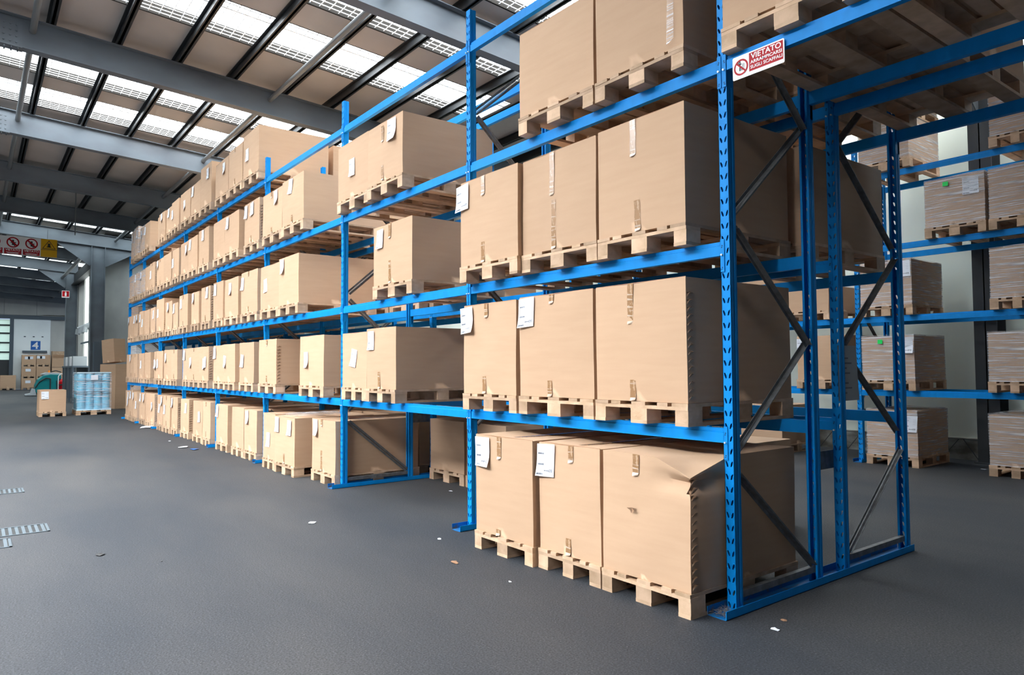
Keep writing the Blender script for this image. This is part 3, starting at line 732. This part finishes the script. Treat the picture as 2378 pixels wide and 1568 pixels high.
# ---- rear row (faces the other aisle)
rear = []
rr = random.Random(5)
for l in range(5):
    for b in range(8):
        x = X[b]+.13
        for s in range(3):
            w = (X[b+1]-X[b]-.30)/3
            rear.append([l, b, s, x+.01, x+w-.01]); x += w+.02
skip = {(0,0,0),(0,0,2),(1,0,0),(1,0,1),(1,0,2),(1,1,0),(2,0,1),(2,0,2),(2,1,0),(3,0,1),(3,0,2),(3,1,0),(3,1,1),(3,1,2),(2,1,1),(0,1,0),(4,0,0),(4,0,1),(4,0,2),(4,1,0),(4,1,1),(4,1,2),(4,2,0),(4,2,1),(4,2,2),(3,2,0)}
for l, b, s, a, e in rear:
    if (l, b, s) in skip: continue
    if (l, b, s) == (0,0,1): a, e = .97, 1.8
    elif (b, s) == (0,0) and l in (2,3): a, e = .10, .92
    elif rr.random() < (.25 if b > 1 else .1): continue
    load(a, e, -1.20, l, {2: .72, 3: .75}.get(l, .65), 'cardboard box, rear row, %s bay, %s, %s from near end' % (ORD[b], SHN[l], ORD[s]), 'cartons in the rear rack row', 'pallets in the rear rack row', 400+l*30+b*3+s, 1 if b < 1 else 0)

# ================================================================== RACK ALONG THE PALE WALL
WX = [-.12, 2.68, 5.48, 8.28]; WY = -7.12; WZ = [0, 1.10, 2.20, 3.26, 4.36]
for i, x in enumerate(WX): 
    frame_obj(x, WY, WY-.98, 'blue upright frame of the rack along the pale wall, %s from the right' % ORD[i], False, 'upright frames along the pale wall')
    t = channel(x-PW/2, WY+.12, WY-1.1, 'blue floor channel of the rack along the pale wall, %s from the right' % ORD[i], 'floor channels along the pale wall')
frame_obj(-2.92, WY, WY-.98, 'blue upright frame of the wall rack beyond the right picture edge', False, 'upright frames along the pale wall')
WB = [(-2.92, -.12)]+list(zip(WX[:-1], WX[1:]))
for bi, (a, b) in enumerate(WB):
    for l in range(1, 5):
        for (y, f, nm) in ((WY, 1, 'front'), (WY-.98, -1, 'back')):
            beam(a, b-PW, y, WZ[l], f, 'blue %s beam of the wall rack, %s, %s bay from right' % (nm, SHN[l], ORD[bi]), 'beams of the wall rack')
def wload(a, b, z, h, lab, seed, labs=(), wr=FILM, sticker=False, d=1.03, yf=WY+.09):
    pallet(a, b, yf, z, 'pallet under the '+lab, 'pallets in the wall rack', True, d=1.07)
    t = carton(a+.01, b-.01, yf-.02, z+.1455, h, d, lab, 'wrapped cartons in the wall rack', seed, 1, labels=labs, tapes=[], wrap=wr, seam=False)
    if sticker:
        m = MB(); m.box(-.035, .035, 0, .001, -.03, .03); m.obj('green_sticker', GREEN, t, ((b-a)*.12, d/2+.03, h*.88))
    return t
wload(1.79, 2.52, 0, .66, 'film-wrapped box on the floor by the pale wall, label top right', 600, [(.88,.1,1,0)])
wload(1.80, 2.56, WZ[1], .65, 'film-wrapped box with label, first beam level of wall rack', 601, [(.85,.03,1,0)], sticker=True)
wload(1.81, 2.56, WZ[2], .66, 'film-wrapped box with label, second beam level of wall rack', 602, [(.85,.02,1,0)], sticker=True)
wload(1.80, 2.54, WZ[4], .62, 'lower film-wrapped box of the stacked pair, top level of wall rack', 603, [(.85,.05,1,0)])
wload(1.80, 2.54, WZ[4]+.1455+.62+.012, .60, 'upper film-wrapped box of the stacked pair, top level of wall rack', 604, [])
wload(.32, .92, 0, .66, 'brown box on the floor by the wall at right picture edge', 605, [], FILM)
wload(.30, .90, WZ[1], .65, 'wrapped box at right picture edge, first beam level of wall rack', 606)
wload(.23, .85, WZ[2], .66, 'rumpled wrapped box at right edge, second beam level of wall rack', 607)
wload(.86, 1.62, WZ[3], .66, 'wrapped box with green sticker and label, third wall rack level', 608, [(.78,.06,1,0)], sticker=True)
wload(.06, .83, WZ[3], .66, 'wrapped box right of the green-stickered one, third level of wall rack', 609)
wload(.20, .80, WZ[4], .62, 'wrapped box at right edge, top level of wall rack', 610)
wload(2.80, 3.62, WZ[1], .70, 'plain brown box with label, first level of wall rack, leftmost', 611, [(.12,.06,1,0)], False)
wload(3.05, 3.78, WZ[2], .40, 'low plain box, second level of wall rack, seen between the posts', 612, (), False)
wload(3.9, 4.7, 0, .66, 'brown box on the floor by the wall, behind the corner uprights', 613, (), False)
wload(4.1, 4.9, WZ[2], .66, 'brown box in the wall rack, second level, far bay', 614, (), False)
wload(4.0, 4.8, WZ[4], .66, 'brown box in the wall rack, top level, far bay', 615, (), False)
# wire trusses lying along the wall foot
t = thing('wire_barrier', 'zigzag wire barrier leaning along the foot of the pale wall', 'wire barrier', (0, -8.5, 0))
m = MB(); m.tube([(-.2, 0, .32), (6, 0, .32)], .006)
xx = -.2
while xx < 6: m.tube([(xx, 0, .32), (xx+.22, .05, .02), (xx+.44, 0, .32)], .006, n=6); xx += .5
m.obj('rods', BLACKISH, t)

# ================================================================== SIGNS
def text_mesh(s, size, ma, bold=.0, ext=.0004, align='LEFT'):
    cu = bpy.data.curves.new('lettering', 'FONT'); cu.body = s; cu.size = size; cu.extrude = ext; cu.offset = bold; cu.align_x = align
    tmp = bpy.data.objects.new('tmp', cu); C.objects.link(tmp)
    bpy.context.view_layer.update()
    me = bpy.data.meshes.new_from_object(tmp.evaluated_get(bpy.context.evaluated_depsgraph_get()))
    bpy.data.objects.remove(tmp); me.materials.clear(); me.materials.append(ma); return me
def text(s, size, ma, parent, loc, width=None, bold=0., rot=(PI/2, 0, PI)):
    """lettering in local xz plane, readable from +y (x runs to image left)"""
    me = text_mesh(s, size, ma, bold); xs = [v.co.x for v in me.vertices]
    w = max(xs)-min(xs); o = part('lettering', me, parent, loc, rot)
    if width: o.scale.x = width/w
    return o
def ring(m, cx, cz, r0, r1, y, mi=0, n=40):
    vs = []; 
    for i in range(n):
        a = 2*PI*i/n; vs += [(cx+r0*math.cos(a), y, cz+r0*math.sin(a)), (cx+r1*math.cos(a), y, cz+r1*math.sin(a))]
    m.add(vs, [(2*i, 2*i+1, (2*i+3) % (2*n), (2*i+2) % (2*n)) for i in range(n)], mi)
def slash(m, cx, cz, r, w, y, mi=0):
    # from upper left to lower right as seen (image left = +x)
    a = Vector((cx+r*.72, y, cz+r*.70)); b = Vector((cx-r*.72, y, cz-r*.70)); d = (b-a).normalized(); n = Vector((-d.z, 0, d.x))*w/2
    m.add([a-n, b-n, b+n, a+n], [(0,1,2,3)], mi)
t = thing('warning_sign', 'white and red no-climbing sign fixed on the blue overhead beam', 'sign', (-.121, .012, 3.205))
SW, SH = .342, .140
m = MB(); m.poly([(0,.006),(.0-.006,0),(-SW+.006,0),(-SW,.006),(-SW,SH-.006),(-SW+.006,SH),(-.006,SH),(0,SH-.006)], 'y', 0, .003); m.obj('sign_plate', WHITE, t)
m = MB(); m.box(-SW+.008, -.113, .003, .0036, .022, SH-.008); m.obj('red_field', RED, t)
m = MB(); ring(m, -.058, .068, .038, .049, .0042); slash(m, -.058, .068, .045, .010, .0048); m.obj('prohibition_ring', RED, t)
m = MB(); y = .0037
m.box(-.056, -.046, y, y+.0002, .046, .094); m.box(-.062, -.04, y, y+.0002, .084, .090); m.cyl((-.051,y,.100),(-.051,y+.0002,.100), .006, n=12)
m.box(-.064, -.056, y, y+.0002, .066, .072); m.box(-.064, -.060, y, y+.0002, .046, .070); m.box(-.044, -.036, y, y+.0002, .086, .108)
for i in range(4): m.box(-.067-i*.005, -.0655-i*.005, y, y+.0002, .044+i*.003, .088)
m.obj('climber_pictogram', BLACK, t)
text('VIETATO', .046, WHITE, t, (-.127, .0044, .094), .196, .0006)
text('ARRAMPICARSI', .027, WHITE, t, (-.123, .0044, .0655), .204, .0003)
text('SUGLI SCAFFALI', .027, WHITE, t, (-.122, .0044, .036), .206, .0003)
# hanging banner over the far aisle (faces -x)
t = thing('safety_banner', 'long white banner with red prohibition rings and yellow end, hung overhead', 'banner', (28, 1.30, 5.60), PI/2)
# local: x runs to world +y = image left, readable from local +y = world -x
m = MB(); m.box(0, 3.2, -.02, 0, 0, .66); m.obj('banner_board', WHITE, t)
m = MB(); m.box(0, .50, 0, .004, 0, .66); m.obj('yellow_panel', YEL, t)
m = MB(); m.poly([(.04,.30),(.46,.30),(.25,.62)], 'y', .004, .006); m.box(.0, .5, .004, .006, .26, .275); m.obj('warning_triangle', BLACK, t)
m = MB(); m.poly([(.075,.32),(.425,.32),(.25,.585)], 'y', .006, .007); m.obj('triangle_face', YEL, t)
m = MB(); m.box(.21, .29, .007, .009, .36, .50); m.box(.18,.32,.007,.009,.36,.39); m.obj('pictogram', BLACK, t)
for i, c in enumerate((.78, 1.33, 1.88, 2.6)):
    rr_ = .19 if i < 3 else .29; cz = .44 if i < 3 else .33
    m = MB(); ring(m, c, cz, rr_*.78, rr_, .003); slash(m, c, cz, rr_*.9, .05, .006); m.obj('prohibition_ring', RED, t)
    m = MB(); m.box(c-.03, c+.03, .002, .004, cz-.1, cz+.09); m.box(c-.09, c+.07, .002, .004, cz-.02, cz+.01); m.box(c-.07,c-.03,.002,.004,cz-.13,cz-.06); m.obj('pictogram', BLACK, t)
    if i < 3:
        m = MB(); m.box(c-.25, c+.25, .002, .004, .02, .22); m.obj('caption_field', RED, t)
        text('VIETATO', .11, WHITE, t, (c+.22, .006, .13), .44, .002)
        m = MB(); m.box(c-.2, c+.2, .004, .005, .07, .085); m.box(c-.16, c+.16, .004, .005, .04, .055); m.obj('caption_lines', WHITE, t)
m = MB(); m.cyl((.3,-.01,.66),(.3,-.01,1.0), .006, n=6); m.cyl((2.8,-.01,.66),(2.8,-.01,1.05), .006, n=6); m.obj('hanging_rod', ZINC, t)
t = thing('hanging_rod', 'thin pale rod hanging from the dark roof panels', 'hanging rod', (24.0, 1.12, 6.1))
m = MB(); m.cyl((0,0,-.25),(.0,0,1.187),.018,n=8); m.obj('rod', TUBE, t)
t = thing('dock_sign', 'blue sign with white figure 4 on the white sliding door', 'sign', (60.875, .02, 2.95), PI/2)
m = MB(); m.box(-.30, .30, 0, .02, 0, .66); m.obj('sign_plate', SIGNB, t); text('4', .72, WHITE, t, (.22, .024, .08), .40, .01)
t = thing('door_ledge', 'dark grey ledge on the sliding door under the number sign', 'ledge', (60.875, .05, 2.72), PI/2)
m = MB(); m.box(-.75, .78, 0, .1, 0, .16); m.obj('ledge', STEELD, t)
t = thing('extinguisher_sign', 'small red and white extinguisher sign beside the far column top', 'sign', (40.235, -.05, 5.2), PI/2)
m = MB(); m.box(-.17, .17, 0, .01, 0, .36); m.obj('sign_plate', WHITE, t)
m = MB(); m.box(-.15, .15, .01, .014, .05, .34); m.obj('red_field', RED, t)
m = MB(); m.box(-.04, .04, .014, .018, .08, .25); m.box(-.02, .02, .014, .018, .25, .31); m.obj('extinguisher_pictogram', WHITE, t)

# ================================================================== FAR END OBJECTS
ang = PI/2       # front edges of the two floor pallets run this way
def far_pallet(cx, cy, w, d, lab, rz): 
    return pallet(-w/2, w/2, d/2, 0, lab, 'pallets on the aisle floor', True, rz=rz, cx=cx, cy=cy, d=d)
# front edge midpoint (23.6,1.65) ; normal towards viewer = (-sin,cos)
nx, ny = -math.sin(ang), math.cos(ang)
w_, d_ = .72, 1.1
cx_, cy_ = 23.6-nx*d_/2, 1.66-ny*d_/2
far_pallet(cx_, cy_, w_, d_, 'wooden pallet under the lone box standing in the aisle', ang)
carton(0, .70, 0, .1455, .68, 1.08, 'lone brown box with label on a pallet out in the aisle', 'boxes on the aisle floor', 701, 1, labels=[(.20, .06, 1, 0)], rz=ang, cx=cx_, cy=cy_)
w_, d_ = .98, 1.2
cx_, cy_ = 23.70-nx*d_/2, .53-ny*d_/2
far_pallet(cx_, cy_, w_, d_, 'wooden pallet under the blue wrapped rolls', ang)
t = thing('blue_roll_bundle', 'pale blue bubble-wrap rolls strapped upright on a pallet in the aisle', 'bundle of rolls', (cx_, cy_, .1455), ang)
for i in range(4):
    for j in range(4):
        m = MB(); x = -.345+i*.23; y = -.42+j*.28
        n = 20; zs = [0, .04, .3, .62, .9, 1.16, 1.2]; rs = [.1, .122, .12, .117, .12, .122, .105]
        vs = [(x+r*math.cos(2*PI*k/n), y+r*1.15*math.sin(2*PI*k/n), z) for z, r in zip(zs, rs) for k in range(n)]
        fs = [(a*n+k, a*n+(k+1) % n, (a+1)*n+(k+1) % n, (a+1)*n+k) for a in range(6) for k in range(n)]+[tuple(range(6*n, 7*n))]
        m.add(vs, fs); m.obj('roll', BWRAP, t, smooth=True)
for zz in (.95, .60, .53):
    m = MB(); m.poly([(-.475,-.57),(.475,-.57),(.475,.57),(-.475,.57)], 'z', zz, zz+.012); m.obj('strap', STEELD, t)
m = MB(); m.poly([(-.48,-.55),(.48,-.55),(.49,0),(.48,.57),(-.48,.57),(-.49,0)], 'z', 1.2, 1.23); m.obj('top_sheet', BWRAPT, t)
m = MB(); m.poly([(-.49,-.58),(.49,-.58),(.49,.6),(-.49,.6)], 'z', 0, .03); m.obj('bottom_sheet', BWRAPT, t)
me = carton_mesh(.98, 1.18, 1.2, 77, 12, .008); me.materials.clear(); me.materials.append(CLEAR); part('clear_film', me, t, (0, 0, .01))
m = MB(); m.box(-.10, .10, .605, .61, .98, 1.14); m.obj('paper_label', PAPER, t)
# boxes stacked in front of the far door
def fbox(yc, z, w, h, lab, seed, labs, x=60.2, pal=True):
    t = carton(-w/2, w/2, 0, z+(.1455 if pal else 0), h-(.1455 if pal else 0), .9, lab, 'boxes stacked before the far door', seed, 1, labels=[], rz=PI/2, cx=x, cy=yc, seam=False)
    for (u, v) in labs:
        m = MB(); m.box(-.16, .16, 0, .006, -.2, 0); m.obj('paper_label', PAPER, t, (w/2-u*w, .465, (h-.1455)*(1-v)))
    if pal: pallet(-w/2, w/2, 0, z, 'pallet under the '+lab, 'pallets before the far door', False, rz=PI/2, cx=x, cy=yc, d=.9)
tiers = ['bottom', 'middle', 'top']
for k in range(3):
    fbox(.46, k*.85, .86, .845, '%s box of the left stack before the sliding door' % tiers[k], 720+k, [(.38,.18),(.6,.16)] if k == 2 else [(.45,.25)])
    fbox(-.43, k*.85, .86, .845, '%s box of the right stack before the sliding door' % tiers[k], 730+k, [(.2,.1),(.42,.12)] if k == 2 else [])
fbox(1.68, 0, .92, 1.06, 'single box left of the stacks at the far door', 740, [])
t = thing('open_crate', 'open-fronted brown crate on top of a box, right of the stacks', 'crate', (60.1, -1.45, 1.62), PI/2)
m = MB(); m.box(-.5,.5,-.4,-.37,0,1.22); m.box(-.5,-.46,-.37,.45,0,1.22); m.box(.46,.5,-.37,.45,0,1.22); m.box(-.46,.46,-.37,.45,0,.05); m.obj('crate_body', CARD, t)
m = MB(); m.box(-.5,.5,.30,.46,.95,1.2); m.obj('front_board', WOOD, t); m = MB(); m.box(-.46,.46,.3,.44,.05,.7); m.obj('front_panel', CARD, t)
fbox(-1.45, 0, 1.0, 1.6, 'tall box under the open crate at the far door', 745, [], x=60.1)
# ride-on floor scrubber
t = thing('floor_scrubber', 'teal floor scrubbing machine with grey lid and orange beacon', 'cleaning machine', (44.6, .35, 0), PI/2)
def lathe_side(m, prof, y0, y1, mi=0): m.poly(prof, 'y', y0, y1, mi)
m = MB(); prof = [(-.62,.12),(-.62,1.12),(-.55,1.2),(-.1,1.22),(.25,1.15),(.5,.9),(.62,.6),(.62,.3),(.5,.12)]
m.poly(prof, 'y', -.4, .42); o = m.obj('body', TEAL, t); bevel(o, .09, 4)
m = MB(); m.poly([(-.6,1.17),(-.55,1.28),(.1,1.3),(.36,1.2),(.2,1.15)], 'y', -.36, .4); o = m.obj('lid', GREYP, t); bevel(o, .03)
m = MB(); m.cyl((-.05,.1,1.3),(-.05,.1,1.42),.05); m.obj('beacon', ORANGE, t)
m = MB(); m.tube([(-.1,.35,1.33),(-.35,.4,1.4),(-.6,.4,1.32)], .03); m.obj('handle_bar', RUBBER, t)
m = MB()
for xx in (-.45, .35): m.cyl((xx,-.42,.15),(xx,-.3,.15),.15,n=18); m.cyl((xx,.3,.15),(xx,.42,.15),.15,n=18)
m.obj('wheels', RUBBER, t)
m = MB(); m.poly([(.55,.1),(.6,.38),(.72,.42),(.8,.15),(1.05,.1),(1.05,.03),(.55,.03)], 'y', -.4, .44); o = m.obj('squeegee_head', GREYP, t); bevel(o, .02)
m = MB(); m.tube([(-.1,.43,.95),(.1,.46,1.0),(.4,.45,.8),(.6,.44,.45)], .03); m.tube([(-.1,.45,.95),(-.1,.45,.35)], .03); m.tube([(-.4,.45,.85),(-.42,.45,.3)], .02); m.obj('hose', RUBBER, t)
m = MB(); m.box(-.60,-.5,.4,.43,.3,.95); m.obj('vent_slot', RUBBER, t)
t = thing('wheeled_extinguisher', 'red wheeled fire extinguisher with pale handle beside the column', 'fire extinguisher', (42.0, -.15, 0), PI/2)
m = MB(); m.cyl((0,0,.12),(0,0,.82),.17,n=20); m.cyl((0,0,.82),(0,0,.95),.17,.07,n=20); o = m.obj('cylinder', RED, t, smooth=False)
m = MB(); m.tube([(-.2,.02,.1),(-.2,.02,1.1),(-.12,.02,1.22),(.12,.02,1.22),(.2,.02,1.1),(.2,.02,.1)], .022); m.obj('trolley_frame', WHITE, t)
m = MB(); m.cyl((-.26,0,.12),(-.2,0,.12),.12); m.cyl((.2,0,.12),(.26,0,.12),.12); m.box(-.18,.18,-.19,.19,.62,.68); m.obj('wheels_and_band', RUBBER, t)
# machine bench with ducts before the inner wall
t = thing('workbench', 'grey bench with white bins against the bright inner wall', 'workbench', (35.0, -.05, 0), 0)
m = MB(); m.box(-2.2,2.2,-.35,.35,1.55,1.62); m.box(-2.2,2.2,-.3,-.25,.6,1.55); m.obj('bench_top', STEELD, t)
m = MB()
for xx in (-2.1,-.7,.7,2.1):
    for yy in (-.3,.3): m.box(xx-.03,xx+.03,yy-.03,yy+.03,0,1.55)
m.obj('bench_legs', STEELD, t)
for i in range(5):
    t2 = tag(MB().box(-.3,.3,-.25,.28,0,.42).obj('storage_bin', WHITE if i % 2 else GREYP), 'plastic bin on the grey bench, %s from the near end' % ORD[i], 'bin', 'bins on the bench'); t2.location = (33.2+i*.85, -.02, 1.6205)
for i, x in enumerate((33.1, 34.4, 35.7)):
    t = thing('bent_duct', 'bent grey duct on the inner wall, %s from the column' % ORD[i], 'duct', (x, -.62, 3.25+.0*i), 0, 'bent ducts on the inner wall')
    m = MB(); m.tube([(0,0,.2),(0,.25,.2),(.05,.42,.1),(.05,.45,-.15)], .11, n=12); m.obj('duct', GREYP, t)
t = thing('wall_rail', 'dark horizontal rail on the bright inner wall under the ducts', 'rail', (35, -.55, 2.75))
m = MB(); m.box(-3,3,-.05,.03,-.04,.04); m.obj('rail', STEELD, t)
# waste cardboard beyond the rack end
def lump(name, lab, cat, c, sz, rz, ma, seed, tilt=(0,0), film_=False, d=.02):
    me = carton_mesh(sz[0], sz[1], sz[2], seed, 8, d); me.materials.clear(); me.materials.append(ma)
    t = thing(name, lab, cat, c, rz); o = part('sheet_pile', me, t, (0,0,0), (tilt[0], tilt[1], 0))
    if film_:
        me2 = carton_mesh(sz[0]+.05, sz[1]+.05, sz[2]+.03, seed+1, 10, .05); me2.materials.clear(); me2.materials.append(CLEAR); part('film', me2, t, (0,0,-.01), (tilt[0], tilt[1], 0))
    return t
lump('cardboard_bale', 'tall bale of flattened brown cardboard beyond the rack end', 'cardboard bale', (27.6,-.72,.0), (1.2,.8,1.66), .3, CARD, 801)
lump('leaning_carton', 'tilted open brown box standing on the cardboard bale', 'cardboard box', (27.6,-.58,1.72), (.62,.5,.88), .55, CARD, 802, (0,.10))
lump('standing_panel', 'dark panel standing on edge beside the pale column', 'panel', (28.9,-.18,0), (.1,.30,2.55), .2, STEELD, 803)
for i in range(3):
    lump('wrapped_crate', 'film-wrapped crate in the tower at rack end, %s from below' % ORD[i], 'crate', (22.5+.06*(i%2), -.72, i*1.16), (.62-.05*i, .66, 1.13), .12*i, [CARD, CURB, CARD][i], 835+i, film_=True, d=.02)
lump('bundle', 'rumpled pale bundle on top of the crate tower at rack end', 'bundle', (22.5, -.72, 3.48), (.5, .6, .34), .3, CURB, 821, film_=True, d=.04)
# clear crumpled film lying over a floor box, litter
t = thing('plastic_film', 'crumpled clear plastic film lying on top of a floor box', 'plastic film', (7.10, -.28, .803))
m = MB(); r_ = random.Random(3); n = 14
vs = [(-.3+.6*i/n, -.4+.8*j/n, .02+.035*r_.random()*math.sin(PI*i/n)*math.sin(PI*j/n)+.012*math.sin(i*1.7+j)) for i in range(n+1) for j in range(n+1)]
m.add(vs, [(i*(n+1)+j, (i+1)*(n+1)+j, (i+1)*(n+1)+j+1, i*(n+1)+j+1) for i in range(n) for j in range(n)])
m.obj('film_sheet', CLEAR, t, smooth=True)
def litter(x, y, s, ma, lab, name='paper_scrap', seed=0):
    r_ = random.Random(seed); m = MB(); n = 7
    pts = [(s*(.5+r_.random()*.5)*math.cos(2*PI*k/n), s*(.3+r_.random()*.35)*math.sin(2*PI*k/n), .003+r_.random()*s*.14) for k in range(n)]
    m.add(pts+[(0,0,.004+s*.12)]+[(p[0],p[1],p[2]-.003) for p in pts]+[(0,0,.001+s*.12)], [(k,(k+1)%n,n) for k in range(n)]+[(n+1+k,n+1+(k+1)%n,2*n+1) for k in range(n)])
    o = m.obj(name, ma); o.location = (x, y, 0); tag(o, lab, 'litter', 'litter on the floor'); return o
litter(16.9, .15, .35, PAPER, 'pale plastic scrap on the floor before the far floor boxes', 'plastic_scrap', 1)
litter(11.1, .42, .14, SIGNB, 'blue scrap lying beside the floor pallets', 'plastic_scrap', 2)
litter(11.6, .50, .16, PAPER, 'white paper scrap lying beside the blue scrap', seed=3)
litter(3.9, 1.05, .07, PAPER, 'small white paper scrap alone in the aisle before the open bay', seed=4)
litter(1.9, .72, .05, CARD_EDGE, 'dark splinter on the floor before the nearest pallets', 'wood_splinter', 5)
litter(1.27, .68, .02, PAPER, 'tiny white chip before the nearest pallets', 'paint_chip', 6)
litter(2.6, .43, .03, PAPER, 'white chip beside the second upright foot', 'paint_chip', 7)
litter(4.5, -.9, .05, PAPER, 'white crumb on the floor inside the open bay', 'paint_chip', 8)
litter(13.0, .45, .06, PAPER, 'white crumb before the middle floor boxes', 'paint_chip', 9)
litter(1.17, -7.6, .06, PAPER, 'white scrap on the floor by the wall rack', 'paper_scrap', 10)
litter(3.86, 2.81, .06, BLACK, 'black rag flattened in the aisle floor', 'rag', 11)
litter(3.35, 2.46, .02, BLACK, 'tiny black crumb in the aisle', 'crumb', 12)
litter(-.35, .05, .04, PAPER, 'pale debris beside the corner post foot', 'debris', 13)
litter(-.30, -.12, .03, CARD_EDGE, 'brown shaving beside the corner floor channel', 'debris', 14)
t = thing('floor_dust', 'grey fluff gathered in the end of the corner floor channel', 'dust', (-PW/2, .08, .006)); t['kind'] = 'stuff'
m = MB(); r_ = random.Random(9)
for i in range(240):
    a = Vector((r_.uniform(-.05,.05), r_.uniform(-.14,.06), r_.uniform(0,.02))); b = a+Vector((r_.uniform(-.02,.02), r_.uniform(-.02,.02), r_.uniform(-.004,.02))); b.z = max(b.z, 0)
    m.bar(a, b, .0012, .0012)
m.obj('fluff', mat('dust_grey', (.22,.2,.17), .9), t)
